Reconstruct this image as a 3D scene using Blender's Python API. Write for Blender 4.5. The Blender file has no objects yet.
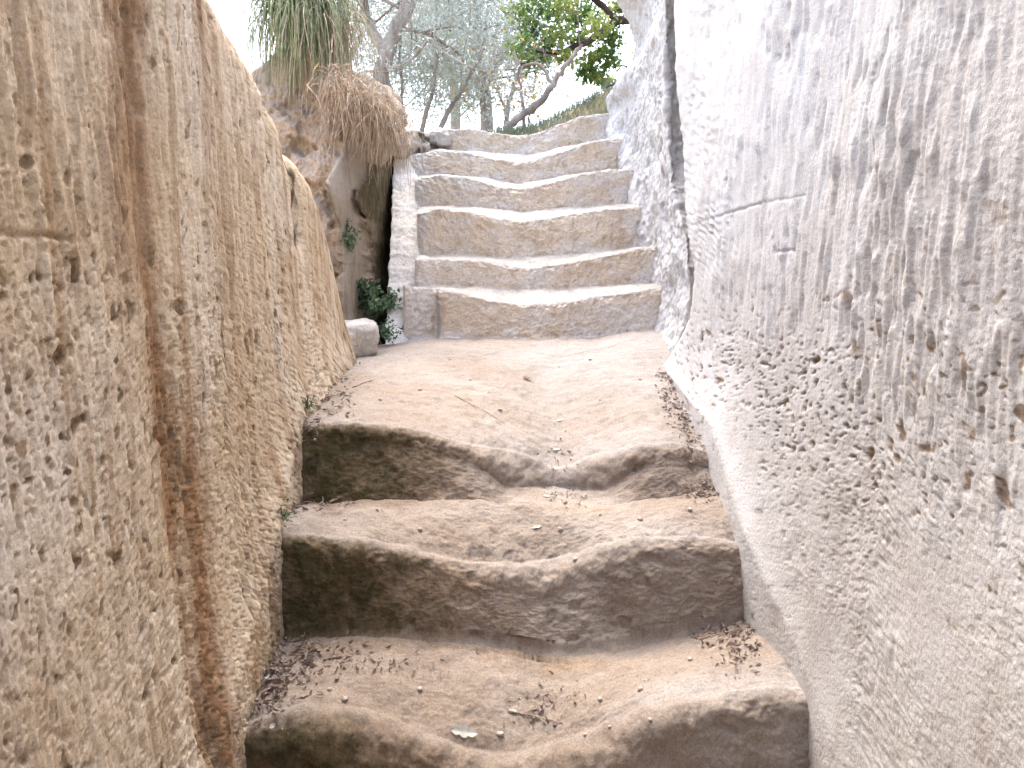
import bpy, math, random
import numpy as np
from mathutils import Matrix, Vector
from mathutils.bvhtree import BVHTree

random.seed(7)
rng = np.random.default_rng(11)
SC = bpy.context.scene
COL = SC.collection
R = math.radians

# ------------------------------------------------------------------ camera
F = 770.0
PITCH = R(7.7)
cp, sp = math.cos(PITCH), math.sin(PITCH)


def ray(px, py):
    x = (px - 512.0) / F
    y = -(py - 384.0) / F
    return np.array([x, cp + y * sp, -sp + y * cp])


def at(px, py, Y):
    d = ray(px, py)
    return d * (Y / d[1])


def atX(px, py, X):
    d = ray(px, py)
    return d * (X / d[0])


# ------------------------------------------------------------------ noise
_perm = np.random.default_rng(3).permutation(4096)
_perm = np.concatenate([_perm, _perm, _perm[:4]])
_g = np.random.default_rng(5).normal(size=(4096, 3))
_g /= np.linalg.norm(_g, axis=1)[:, None]
_g = _g.astype(np.float32)


def perlin(x, y, z=0.0):
    x, y, z = np.broadcast_arrays(np.asarray(x, np.float64), np.asarray(y, np.float64), np.asarray(z, np.float64))
    xi, yi, zi = np.floor(x), np.floor(y), np.floor(z)
    fx, fy, fz = (x - xi).astype(np.float32), (y - yi).astype(np.float32), (z - zi).astype(np.float32)
    xi, yi, zi = xi.astype(np.int64) & 4095, yi.astype(np.int64) & 4095, zi.astype(np.int64) & 4095
    u, v, w = [f * f * f * (f * (f * 6 - 15) + 10) for f in (fx, fy, fz)]

    def gr(dx, dy, dz):
        h = _perm[_perm[_perm[(xi + dx) & 4095] + ((yi + dy) & 4095)] + ((zi + dz) & 4095)]
        g = _g[h]
        return g[..., 0] * (fx - dx) + g[..., 1] * (fy - dy) + g[..., 2] * (fz - dz)
    a = gr(0, 0, 0) * (1 - u) + gr(1, 0, 0) * u
    b = gr(0, 1, 0) * (1 - u) + gr(1, 1, 0) * u
    c = gr(0, 0, 1) * (1 - u) + gr(1, 0, 1) * u
    d = gr(0, 1, 1) * (1 - u) + gr(1, 1, 1) * u
    return ((a * (1 - v) + b * v) * (1 - w) + (c * (1 - v) + d * v) * w) * 1.5


def fbm(x, y, z=0.0, o=4, g=0.5):
    s, a, f = 0, 1.0, 1.0
    for i in range(o):
        s = s + a * perlin(np.asarray(x) * f + 13.7 * i, np.asarray(y) * f + 5.1 * i, np.asarray(z) * f + 2.3 * i)
        a *= g
        f *= 2.03
    return s


def sst(a, b, x):
    t = np.clip((x - a) / (b - a), 0, 1)
    return t * t * (3 - 2 * t)


def pits(a, b, f, seed, thr=0.3, soft=0.22):
    return sst(thr, thr + soft, perlin(a * f + seed, b * f - seed, seed * 0.37))


# ------------------------------------------------------------------ objects
def tag(o, label=None, cat=None, group=None, kind=None):
    if label: o['label'] = label
    if cat: o['category'] = cat
    if group: o['group'] = group
    if kind: o['kind'] = kind
    return o


def empty(name, loc):
    o = bpy.data.objects.new(name, None)
    o.location = loc
    o.empty_display_size = 0.1
    COL.objects.link(o)
    return o


def mesh_obj(name, V, Fc, mat, parent=None, attrs=None, origin=None, smooth=True, normals=None):
    """V (n,3) world coords, Fc (m,3|4) int; one mesh object"""
    V = np.asarray(V, np.float64)
    if parent is not None:
        off = np.array(parent.location)
    elif origin is not None:
        off = np.array(origin)
    else:
        off = np.zeros(3)
    Fc = np.asarray(Fc, np.int32)
    me = bpy.data.meshes.new(name)
    n, m, k = len(V), len(Fc), Fc.shape[1]
    me.vertices.add(n)
    me.vertices.foreach_set('co', (V - off).astype(np.float32).ravel())
    me.loops.add(m * k)
    me.loops.foreach_set('vertex_index', Fc.ravel())
    me.polygons.add(m)
    me.polygons.foreach_set('loop_start', np.arange(0, m * k, k, dtype=np.int32))
    me.polygons.foreach_set('use_smooth', np.full(m, smooth))
    for kx, val in (attrs or {}).items():
        a = me.attributes.new(kx, 'FLOAT', 'POINT')
        a.data.foreach_set('value', np.asarray(val, np.float32).ravel())
    me.update(calc_edges=True)
    me.validate()
    me.materials.append(mat)
    o = bpy.data.objects.new(name, me)
    COL.objects.link(o)
    if parent is not None:
        o.parent = parent
    elif origin is not None:
        o.location = origin
    return o


def grid_faces(nu, nv, flip=False):
    i = np.arange(nu - 1)[:, None] * nv + np.arange(nv - 1)[None, :]
    i = i.ravel()
    f = np.stack([i, i + nv, i + nv + 1, i + 1], 1)
    return f[:, ::-1] if flip else f


def grid_normals(P):
    du = np.gradient(P, axis=0)
    dv = np.gradient(P, axis=1)
    n = np.cross(du, dv)
    return n / (np.linalg.norm(n, axis=2, keepdims=True) + 1e-12)


def grid_obj(name, P, mat, parent=None, attrs=None, origin=None, flip=False):
    nu, nv = P.shape[:2]
    return mesh_obj(name, P.reshape(-1, 3), grid_faces(nu, nv, flip), mat, parent, attrs, origin)


# ------------------------------------------------------------------ materials
def new_mat(name):
    m = bpy.data.materials.new(name)
    m.use_nodes = True
    nt = m.node_tree
    nt.nodes.clear()
    return m, nt, nt.nodes.new('ShaderNodeOutputMaterial')


class NB:
    def __init__(s, nt):
        s.nt = nt
        s.tc = nt.nodes.new('ShaderNodeTexCoord').outputs['Object']

    def lk(s, a, b): s.nt.links.new(a, b)

    def noise(s, scale, detail=6, rough=0.6, stretch=(1, 1, 1), dist=0.0, off=(0, 0, 0)):
        mp = s.nt.nodes.new('ShaderNodeMapping')
        mp.inputs['Scale'].default_value = stretch
        mp.inputs['Location'].default_value = off
        s.lk(s.tc, mp.inputs['Vector'])
        n = s.nt.nodes.new('ShaderNodeTexNoise')
        n.inputs['Scale'].default_value = scale
        n.inputs['Detail'].default_value = detail
        n.inputs['Roughness'].default_value = rough
        n.inputs['Distortion'].default_value = dist
        s.lk(mp.outputs[0], n.inputs['Vector'])
        return n.outputs['Fac']

    def ramp(s, fac, a, b):
        r = s.nt.nodes.new('ShaderNodeMapRange')
        r.interpolation_type = 'SMOOTHSTEP'
        r.inputs['From Min'].default_value = a
        r.inputs['From Max'].default_value = b
        s.lk(fac, r.inputs['Value'])
        return r.outputs[0]

    def mix(s, fac, a, b, mode='MIX'):
        m = s.nt.nodes.new('ShaderNodeMix')
        m.data_type = 'RGBA'
        m.blend_type = mode
        for sock, v in ((m.inputs[0], fac), (m.inputs[6], a), (m.inputs[7], b)):
            if hasattr(v, 'links'):
                s.lk(v, sock)
            elif isinstance(v, (int, float)):
                sock.default_value = v
            else:
                sock.default_value = (*v, 1)
        return m.outputs[2]

    def math(s, op, a, b=None):
        m = s.nt.nodes.new('ShaderNodeMath')
        m.operation = op
        for i, v in enumerate((a, b)):
            if v is None: continue
            if hasattr(v, 'links'): s.lk(v, m.inputs[i])
            else: m.inputs[i].default_value = v
        return m.outputs[0]

    def attr(s, name):
        a = s.nt.nodes.new('ShaderNodeAttribute')
        a.attribute_name = name
        return a.outputs['Fac']


def rock_mat(name, cA, cB, cC, masks=(), fine=180.0, bump=0.0025, streak=(5, 5, 0.7), streak_amt=0.5, speck=(0.72, 1.18)):
    m, nt, out = new_mat(name)
    b = NB(nt)
    c = b.mix(b.ramp(b.noise(2.6, 8, 0.62), 0.36, 0.64), cA, cB)
    st = b.ramp(b.noise(3.0, 6, 0.6, streak, 0.3, (3, 1, 7)), 0.48, 0.72)
    c = b.mix(b.math('MULTIPLY', st, streak_amt), c, cC)
    # mid-scale blotches
    bl = b.ramp(b.noise(22, 6, 0.65, (1, 1, 0.6), 0.4, (9, 4, 2)), 0.52, 0.70)
    c = b.mix(b.math('MULTIPLY', bl, 0.35), c, cC)
    for (an, colr, colr2, lo, hi, amt) in masks:
        nz = b.noise(35, 7, 0.7, (1, 1, 1), 0.2, (2, 8, 5))
        f = b.math('ADD', b.attr(an), b.math('MULTIPLY', b.math('SUBTRACT', nz, 0.5), 0.9))
        f = b.math('MULTIPLY', b.ramp(f, lo, hi), amt)
        c2 = b.mix(b.ramp(b.noise(14, 6, 0.7, (1, 1, 1), 0, (4, 4, 4)), 0.4, 0.62), colr, colr2)
        c = b.mix(f, c, c2)
    sp1 = b.noise(fine, 5, 0.75)
    mr = nt.nodes.new('ShaderNodeMapRange')
    mr.inputs['From Min'].default_value = 0.3
    mr.inputs['From Max'].default_value = 0.7
    mr.inputs['To Min'].default_value = speck[0]
    mr.inputs['To Max'].default_value = speck[1]
    b.lk(sp1, mr.inputs['Value'])
    hv = nt.nodes.new('ShaderNodeVectorMath')
    hv.operation = 'SCALE'
    b.lk(c, hv.inputs[0])
    b.lk(mr.outputs[0], hv.inputs['Scale'])
    bs = nt.nodes.new('ShaderNodeBsdfPrincipled')
    bs.inputs['Roughness'].default_value = 0.95
    bs.inputs['Specular IOR Level'].default_value = 0.12
    b.lk(hv.outputs[0], bs.inputs['Base Color'])
    bp = nt.nodes.new('ShaderNodeBump')
    bp.inputs['Distance'].default_value = bump
    bp.inputs['Strength'].default_value = 0.9
    h = b.math('ADD', b.noise(fine * 0.7, 6, 0.7, (1, 1, 0.8), 0, (1, 2, 3)), b.math('MULTIPLY', sp1, 0.5))
    b.lk(h, bp.inputs['Height'])
    b.lk(bp.outputs[0], bs.inputs['Normal'])
    b.lk(bs.outputs[0], out.inputs['Surface'])
    return m


def simple_mat(name, c1, c2, scale=8.0, rough=0.9, bump=0.0, trans=0.0, stretch=(1, 1, 1)):
    m, nt, out = new_mat(name)
    b = NB(nt)
    c = b.mix(b.ramp(b.noise(scale, 6, 0.6, stretch), 0.38, 0.62), c1, c2)
    bs = nt.nodes.new('ShaderNodeBsdfPrincipled')
    bs.inputs['Roughness'].default_value = rough
    bs.inputs['Specular IOR Level'].default_value = 0.2
    b.lk(c, bs.inputs['Base Color'])
    if bump:
        bp = nt.nodes.new('ShaderNodeBump')
        bp.inputs['Distance'].default_value = bump
        b.lk(b.noise(scale * 4, 6, 0.7, stretch), bp.inputs['Height'])
        b.lk(bp.outputs[0], bs.inputs['Normal'])
    sh = bs.outputs[0]
    if trans:
        t = nt.nodes.new('ShaderNodeBsdfTranslucent')
        b.lk(c, t.inputs['Color'])
        mx = nt.nodes.new('ShaderNodeMixShader')
        mx.inputs[0].default_value = trans
        b.lk(bs.outputs[0], mx.inputs[1])
        b.lk(t.outputs[0], mx.inputs[2])
        sh = mx.outputs[0]
    b.lk(sh, out.inputs['Surface'])
    return m


MOSS = ('moss', (0.045, 0.042, 0.017), (0.095, 0.07, 0.034), 0.25, 0.85, 0.92)
DIRT = ('dirt', (0.16, 0.107, 0.063), (0.32, 0.235, 0.155), 0.25, 0.95, 0.92)
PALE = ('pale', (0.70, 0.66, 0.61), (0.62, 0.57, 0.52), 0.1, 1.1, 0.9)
RUST = ('rust', (0.33, 0.18, 0.085), (0.27, 0.145, 0.07), 0.15, 1.0, 0.9)
DUST = ('dust', (0.42, 0.40, 0.375), (0.36, 0.335, 0.305), 0.25, 0.75, 0.95)
SKYLIGHT_TINT = ('skylight_tint', (0.80, 0.785, 0.75), (0.72, 0.69, 0.65), 0.2, 0.9, 0.9)  # near-white tint painting in the skylight missing on shoulder and step ends
PALER = ('pale', (0.55, 0.545, 0.54), (0.50, 0.485, 0.465), 0.1, 1.1, 0.9)
PALET = ('pale', (0.375, 0.365, 0.355), (0.325, 0.31, 0.29), 0.1, 1.1, 0.9)
PALEW = ('pale', (0.72, 0.65, 0.57), (0.64, 0.55, 0.46), 0.0, 1.3, 0.8)
M_STEP = rock_mat('tuff_step', (0.27, 0.217, 0.17), (0.32, 0.278, 0.238), (0.185, 0.14, 0.105),
                  (DIRT, PALET, MOSS), fine=190, bump=0.0028, speck=(0.66, 1.26))
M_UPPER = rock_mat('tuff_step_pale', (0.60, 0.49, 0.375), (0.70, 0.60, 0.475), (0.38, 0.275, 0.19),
                   (DIRT, PALE, DUST, SKYLIGHT_TINT, MOSS), fine=130, bump=0.006, speck=(0.66, 1.2))
M_LEFT = rock_mat('tuff_warm', (0.61, 0.475, 0.325), (0.73, 0.62, 0.48), (0.38, 0.245, 0.135),
                  (PALEW, RUST, DIRT, MOSS), fine=170, bump=0.004, streak=(8, 8, 0.45), streak_amt=0.8)
M_RIGHT = rock_mat('tuff_pale', (0.48, 0.46, 0.435), (0.54, 0.53, 0.515), (0.39, 0.33, 0.28),
                   (DIRT, PALER, MOSS), fine=170, bump=0.003, streak=(6, 6, 0.7), streak_amt=0.35)
M_OUT = rock_mat('tuff_outcrop', (0.36, 0.29, 0.215), (0.48, 0.41, 0.33), (0.17, 0.125, 0.085),
                 (PALE, DIRT, MOSS), fine=120, bump=0.006, streak=(3, 3, 1), streak_amt=0.6)
M_STONE = rock_mat('lichen_stone', (0.40, 0.35, 0.30), (0.55, 0.51, 0.46), (0.20, 0.16, 0.11), (MOSS,), fine=110, bump=0.006)
M_BARK = simple_mat('grey_bark', (0.22, 0.185, 0.16), (0.40, 0.35, 0.31), 9, 0.95, 0.01, 0, (1, 1, 0.25))
M_DARKBARK = simple_mat('dark_bark', (0.055, 0.042, 0.034), (0.11, 0.085, 0.07), 9, 0.95, 0.01, 0, (1, 1, 0.25))
M_OLIVE = simple_mat('olive_leaf', (0.30, 0.34, 0.30), (0.44, 0.48, 0.46), 1.3, 0.6, 0, 0.5)
M_OLIVE2 = simple_mat('dusty_leaf', (0.34, 0.34, 0.27), (0.46, 0.45, 0.38), 1.3, 0.6, 0, 0.35)
M_OAK = simple_mat('oak_leaf', (0.09, 0.18, 0.055), (0.30, 0.35, 0.11), 2.2, 0.55, 0, 0.5)
M_AUTUMN = simple_mat('autumn_leaf', (0.55, 0.30, 0.07), (0.45, 0.36, 0.15), 2.0, 0.6, 0, 0.4)
M_BLADE = simple_mat('grass_blade', (0.12, 0.17, 0.07), (0.38, 0.40, 0.25), 30, 0.6, 0, 0.25)
M_DRY = simple_mat('dry_blade', (0.56, 0.47, 0.36), (0.30, 0.22, 0.15), 30, 0.8, 0, 0.2)
M_FERN = simple_mat('fern_leaf', (0.06, 0.11, 0.055), (0.17, 0.25, 0.15), 9, 0.6, 0, 0.2)
M_LITTER = simple_mat('dead_leaf', (0.15, 0.105, 0.085), (0.34, 0.27, 0.225), 60, 0.85, 0, 0.1)
M_PALELEAF = simple_mat('bleached_leaf', (0.50, 0.50, 0.44), (0.62, 0.61, 0.55), 60, 0.85, 0, 0.1)
M_TWIG = simple_mat('dry_twig', (0.20, 0.14, 0.10), (0.40, 0.31, 0.25), 50, 0.9)
M_PEB = simple_mat('pebble_stone', (0.40, 0.34, 0.29), (0.60, 0.55, 0.50), 40, 0.9, 0.002)
M_GROUND = simple_mat('dry_ground', (0.16, 0.14, 0.07), (0.30, 0.24, 0.15), 1.2, 0.95, 0.03)
M_SHORT = simple_mat('short_grass', (0.13, 0.16, 0.11), (0.22, 0.25, 0.19), 3, 0.7, 0, 0.25)


# ------------------------------------------------------------------ stairs
def curve(pts, Y, smooth=0.02):
    """digitised rim (pixel) at distance Y -> z as a function of x"""
    W = np.array([at(px, py, Y) for px, py in pts])
    xs = np.linspace(-2.2, 2.2, 1761)
    z = np.interp(xs, W[:, 0], W[:, 2])
    s = int(smooth / 0.0025)
    k = np.exp(-0.5 * (np.arange(-3 * s, 3 * s + 1) / s) ** 2)
    k /= k.sum()
    zp = np.pad(z, 3 * s, mode='edge')
    z = np.convolve(zp, k, 'valid')
    return lambda x: np.interp(x, xs, z)


YS = [1.50, 1.88, 2.20, 3.60, 3.86, 4.12, 4.40, 4.68, 4.96]
LIP = [
    [(222, 737), (262, 728), (285, 720), (310, 722), (340, 727), (370, 732), (400, 742), (430, 753), (460, 764), (500, 772), (540, 769),
     (570, 758), (600, 750), (620, 737), (650, 720), (680, 709), (720, 704), (760, 699), (815, 699)],
    [(260, 530), (300, 535), (340, 541), (400, 551), (450, 562), (500, 571), (530, 574), (560, 571), (600, 556), (640, 545), (680, 540),
     (720, 542), (748, 546)],
    [(290, 428), (330, 422), (360, 424), (400, 430), (440, 438), (480, 449), (510, 458), (535, 467), (556, 479), (574, 477), (594, 464),
     (640, 450), (670, 445), (690, 448), (715, 456)],
    [(395, 286), (437, 289), (460, 292), (490, 299), (520, 304), (560, 303), (600, 296), (655, 288)],
    [(410, 261), (450, 258), (490, 262), (520, 268), (560, 263), (600, 256), (652, 247)],
    [(412, 213), (440, 208), (470, 212), (500, 218), (520, 221), (550, 217), (590, 210), (620, 207), (650, 206)],
    [(410, 179), (440, 174), (470, 178), (500, 186), (520, 188), (545, 183), (575, 175), (610, 170), (640, 168)],
    [(395, 157), (440, 150), (465, 151), (490, 157), (520, 163), (545, 156), (575, 146), (600, 140), (632, 137)],
    [(436, 129), (470, 128), (500, 133), (520, 136), (540, 131), (555, 124), (580, 117), (600, 113), (614, 112)],
]
BOT = [
    [(222, 900), (815, 880)],
    [(235, 645), (265, 641), (320, 634), (400, 633), (480, 640), (560, 652), (620, 646), (680, 634), (750, 619)],
    [(282, 500), (320, 501), (360, 498), (420, 496), (480, 497), (540, 503), (575, 505), (610, 502), (640, 496), (690, 490), (720, 484)],
    [(345, 347), (398, 344), (440, 337), (520, 338), (600, 336), (655, 329)],
    [(405, 287), (450, 285), (520, 290), (580, 288), (652, 283)],
    [(412, 256), (460, 254), (520, 259), (580, 254), (650, 245)],
    [(415, 207), (430, 206), (480, 208), (520, 212), (560, 209), (640, 203)],
    [(405, 174), (470, 176), (520, 184), (560, 177), (638, 168)],
    [(430, 149), (480, 151), (525, 156), (560, 148), (620, 137)],
]
lipf = [curve(l, y, 0.02) for l, y in zip(LIP, YS)]
botf = [curve(b, y - 0.03, 0.03) for b, y in zip(BOT, YS)]
DIPX = at(556, 480, 2.2)[0]


def step_surface(i, xs, nr, nt_, xl=None):
    """profile of one worn step along x; columns are the section, rows run along x"""
    Yi = YS[i]
    lowr = i < 3
    x = xs
    y0 = np.full_like(x, Yi)
    y0 += 0.012 * perlin(x * 3.1, i * 7.3, 0.5) + 0.006 * perlin(x * 11, i * 3.7, 1.5)
    if i == 3:                                          # left end of the first upper step sits further back
        xc = at(438, 310, 3.6)[0]
        y0 = y0 + 0.085 * sst(xc + 0.012, xc - 0.02, x)
    zl, zb = lipf[i](x), botf[i](x)
    if i == 3:
        pass
    dip = np.exp(-((x - DIPX - 0.0) / 0.15) ** 2)
    r = {0: 0.05, 1: 0.042, 2: 0.045}.get(i, 0.017) + (0.035 if lowr else 0.006) * dip
    if i == 2: r = r + 0.10 * dip
    zbx = zb - (0.03 * dip if i == 2 else 0)
    if i == 0: r = r + 0.03 * np.exp(-((x + 0.33) / 0.16) ** 2)
    r = np.minimum(r, 0.8 * (zl - zb))
    batter = 0.035 if lowr else 0.02
    if i == 2:
        y0 = y0 + 0.10 * np.exp(-((x - DIPX - 0.01) / 0.11) ** 2)
    if i == 1:
        y0 = y0 + 0.02 * dip
    cols = []
    fr = 0.045 if lowr else 0.015
    yf = Yi - batter - fr + (y0 * 0 if i != 3 else 0.085 * sst(xc + 0.012, xc - 0.02, x))
    zb = zb - (0.016 if lowr else 0.005)
    if i == 2: fr = 0.012
    cols.append((yf - 0.012, zb - 0.05))
    for t in np.linspace(0, 1, 8):                        # concave foot of the riser
        a = t * math.pi / 2
        cols.append((yf + fr * math.sin(a), zb + fr * (1 - math.cos(a))))
    for t in np.linspace(0, 1, nr)[1:]:
        cols.append(((yf + fr) * (1 - t) + y0 * t, (zb + fr) * (1 - t) + (zl - r) * t))
    for t in np.linspace(0, 1, 22)[1:]:
        a = t * math.pi / 2
        cols.append((y0 + r * (1 - math.cos(a)), zl - r + r * math.sin(a)))
    if i < 8:
        yn = np.full_like(x, YS[i + 1] - (0.078 if i < 2 else 0.034))
        zn = botf[i + 1](x)
    else:
        yn = np.full_like(x, 5.6)
        zn = zl + 0.01
    if i == 2:                                            # landing: rises towards the upper flight, ledge by the gully
        xc = at(438, 310, 3.6)[0]
    for t in np.linspace(0, 1, nt_)[1:]:
        yy = (y0 + r) * (1 - t) + yn * t
        tt = t
        if i == 2:
            tt = t ** 0.85
        zz = zl * (1 - tt) + zn * tt
        if lowr:
            zz = zz + 0.012 * np.sin(math.pi * t)
        cols.append((yy, zz))
    cols.append((yn + 0.12, zn - 0.01))
    Yc = np.stack([c[0] for c in cols], 1)
    Zc = np.stack([c[1] for c in cols], 1)
    X = np.repeat(x[:, None], Yc.shape[1], 1)
    P = np.stack([X, Yc, Zc], 2)
    N = grid_normals(P)
    if N[len(x) // 2, -10, 2] < 0: N = -N
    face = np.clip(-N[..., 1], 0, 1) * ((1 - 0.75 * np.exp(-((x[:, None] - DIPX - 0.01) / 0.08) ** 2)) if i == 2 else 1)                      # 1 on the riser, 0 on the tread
    s = i * 9.1
    x_, y_, z_ = P[..., 0], P[..., 1], P[..., 2]
    d = 0.010 * fbm(x_ * 6, y_ * 6, z_ * 6, 3) + 0.0026 * fbm(x_ * 26, y_ * 26, z_ * 26, 4, 0.62) * (1 + 0.5 * face)
    d = d + 0.0012 * fbm(x_ * 95 + s, y_ * 95, z_ * 95, 3, 0.65) * (0.6 + face)
    d = d + face * 0.0035 * fbm(x_ * 15 + s, y_ * 15, z_ * 22, 4, 0.55)
    # pick marks on the risers
    dg = perlin((x_ + 0.35 * z_) * 34 + s, (z_ - 0.3 * x_) * 13, 3.3 + s)
    d = d - face * (0.003 if lowr else 0.008) * np.abs(dg) - face * (0.002 if lowr else 0.005) * np.abs(perlin((x_ - 0.3 * z_) * 55 + s, (z_ + 0.2 * x_) * 38, 8.3 + s))
    d = d - face * 0.008 * pits(x_, z_, 24, 3.1 + s, 0.34, 0.25)
    d = d + (1 - face) * 0.0018 * fbm(x_ * 14 + s, y_ * 45, 0.3, 3)
    if lowr:                                              # crumbling front edge
        e = np.exp(-(((z_ - (zl - 0.3 * r)[:, None]) / 0.035) ** 2)) * face
        d = d - e * 0.014 * np.clip(fbm(x_ * 16 + s, z_ * 16, 0.7, 4, 0.6), -0.25, 1)
    P = P + N * d[..., None]
    if not lowr:
        e = np.exp(-(((z_ - zl[:, None]) / 0.02) ** 2)) * (0.3 + face)
        d2 = -e * 0.012 * np.clip(fbm(x_ * 22 + s, z_ * 9, 0.7, 4, 0.6), -0.2, 1)
        P = P + N * d2[..., None]
    # colour masks
    hn = fbm(x_ * 5 + s, z_ * 8 + y_ * 5, 1.7, 4)
    if lowr:
        left = sst(0.22, -0.45, x_ + 0.12 * hn)
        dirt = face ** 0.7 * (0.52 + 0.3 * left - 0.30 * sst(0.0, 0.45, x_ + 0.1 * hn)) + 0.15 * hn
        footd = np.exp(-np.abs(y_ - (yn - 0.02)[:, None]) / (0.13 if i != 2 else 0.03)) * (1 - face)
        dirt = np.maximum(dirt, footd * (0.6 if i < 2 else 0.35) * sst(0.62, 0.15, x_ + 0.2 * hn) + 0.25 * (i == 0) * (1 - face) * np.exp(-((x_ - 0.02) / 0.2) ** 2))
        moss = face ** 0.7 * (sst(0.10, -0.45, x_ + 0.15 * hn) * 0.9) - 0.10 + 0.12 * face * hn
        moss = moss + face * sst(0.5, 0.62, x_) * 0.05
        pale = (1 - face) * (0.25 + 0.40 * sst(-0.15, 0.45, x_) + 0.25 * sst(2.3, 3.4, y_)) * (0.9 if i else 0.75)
        # worn crest of the tread is paler
        pale = pale + (1 - face) * 0.30 * np.exp(-(((y_ - (y0 + 1.2 * r)[:, None]) / 0.07) ** 2))
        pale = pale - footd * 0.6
    else:
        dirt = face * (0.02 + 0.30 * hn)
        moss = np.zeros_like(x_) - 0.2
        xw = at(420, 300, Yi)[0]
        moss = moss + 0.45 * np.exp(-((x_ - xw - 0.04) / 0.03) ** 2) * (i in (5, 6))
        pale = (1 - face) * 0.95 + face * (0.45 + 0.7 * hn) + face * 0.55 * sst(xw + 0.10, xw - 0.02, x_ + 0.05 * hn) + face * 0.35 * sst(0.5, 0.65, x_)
    return P, dict(dirt=dirt, moss=moss, pale=pale, dust=(1 - face) * 1.0, skylight_tint=0.9 * sst(at(420, 300, Yi)[0] + 0.05, at(420, 300, Yi)[0] - 0.03, x_ + 0.05 * hn) * (i > 3))


flight1 = tag(empty('stone_staircase', (0, 1.5, -1.1)),
              'worn rock-cut flight of broad steps with dark mossy risers climbing to a dusty landing', 'staircase')
flight2 = tag(empty('stone_staircase', (0.05, 3.6, -0.3)),
              'pale rock-cut flight of narrow dipped steps beyond the landing with white left shoulder', 'staircase')

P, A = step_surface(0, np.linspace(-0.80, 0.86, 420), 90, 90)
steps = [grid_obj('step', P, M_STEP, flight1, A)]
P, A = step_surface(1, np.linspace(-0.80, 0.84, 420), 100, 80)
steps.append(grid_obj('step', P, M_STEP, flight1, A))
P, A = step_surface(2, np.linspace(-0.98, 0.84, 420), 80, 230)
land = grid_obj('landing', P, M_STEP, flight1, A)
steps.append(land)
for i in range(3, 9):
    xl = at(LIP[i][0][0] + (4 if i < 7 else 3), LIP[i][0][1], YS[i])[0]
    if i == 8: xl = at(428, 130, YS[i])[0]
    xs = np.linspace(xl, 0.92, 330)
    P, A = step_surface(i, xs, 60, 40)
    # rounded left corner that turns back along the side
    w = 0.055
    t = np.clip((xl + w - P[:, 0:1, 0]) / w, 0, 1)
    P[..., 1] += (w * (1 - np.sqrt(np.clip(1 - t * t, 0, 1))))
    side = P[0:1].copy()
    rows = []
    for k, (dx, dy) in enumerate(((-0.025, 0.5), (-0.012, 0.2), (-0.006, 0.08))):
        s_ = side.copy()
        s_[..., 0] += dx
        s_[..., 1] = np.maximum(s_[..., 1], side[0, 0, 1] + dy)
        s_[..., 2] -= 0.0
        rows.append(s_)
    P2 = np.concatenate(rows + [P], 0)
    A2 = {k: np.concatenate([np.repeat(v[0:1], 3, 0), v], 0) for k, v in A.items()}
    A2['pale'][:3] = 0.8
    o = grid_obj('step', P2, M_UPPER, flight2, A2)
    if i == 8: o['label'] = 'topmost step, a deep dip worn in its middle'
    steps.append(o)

# three more steps under and behind the viewer
for k in range(3):
    yy, zt = 1.14 - 0.36 * k, -1.06 - 0.22 * k
    xs = np.linspace(-0.85, 0.9, 60)
    prof = [(yy - 0.02, zt - 0.3), (yy - 0.01, zt - 0.22), (yy, zt - 0.05), (yy + 0.015, zt - 0.015), (yy + 0.05, zt)] + \
           [(yy + 0.05 + t * 0.38, zt) for t in np.linspace(0.1, 1, 10)]
    if k == 2: prof = [(-3.0, zt - 0.22), (-1.0, zt - 0.22)] + prof
    P = np.array([[(x, y, z) for y, z in prof] for x in xs])
    P[..., 2] -= 0.05 * np.exp(-((P[..., 0] - 0.05) / 0.15) ** 2)
    P[..., 2] += 0.008 * fbm(P[..., 0] * 6, P[..., 1] * 6, k, 3)
    n_ = P.shape[:2]
    grid_obj('step', P, M_STEP, flight1, dict(dirt=np.full(n_, 0.45), moss=np.zeros(n_), pale=np.zeros(n_)))

# white sloping shoulder along the left of the upper flight
ts = np.linspace(0, 1, 260)
us = np.linspace(0, 1, 60)
Lx = np.interp(ts, [0, 0.25, 0.6, 1.0], [384, 387, 391, 394])
Rx = np.interp(ts, [0, 0.2, 0.45, 0.7, 0.9, 1.0], [412, 416, 421, 423, 418, 408])
Py = np.interp(ts, [0, 1], [352, 158])
Yd = np.interp(ts, [0, 0.5, 1], [3.60, 4.06, 4.66])
P = np.zeros((260, 60, 3))
for a in range(260):
    l_, r_ = at(Lx[a], Py[a], Yd[a]), at(Rx[a], Py[a], Yd[a] + 0.05)
    for b_, u in enumerate(us):
        if u < 0.25:
            q = l_ + np.array([-0.035 + 0.01, 0.55, -0.05]) * (1 - u / 0.25) ** 1.2
        else:
            q = l_ + (r_ - l_) * ((u - 0.25) / 0.75)
            q = q + np.array([0, -0.012, 0.006]) * math.sin(math.pi * (u - 0.25) / 0.75)
        P[a, b_] = q
N = grid_normals(P)
if N[130, 40, 1] > 0: N = -N
P += N * (0.010 * fbm(P[..., 0] * 8, P[..., 1] * 8, P[..., 2] * 8, 4) + 0.004 * fbm(P[..., 0] * 40, P[..., 1] * 40, P[..., 2] * 30, 3))[..., None]
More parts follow.
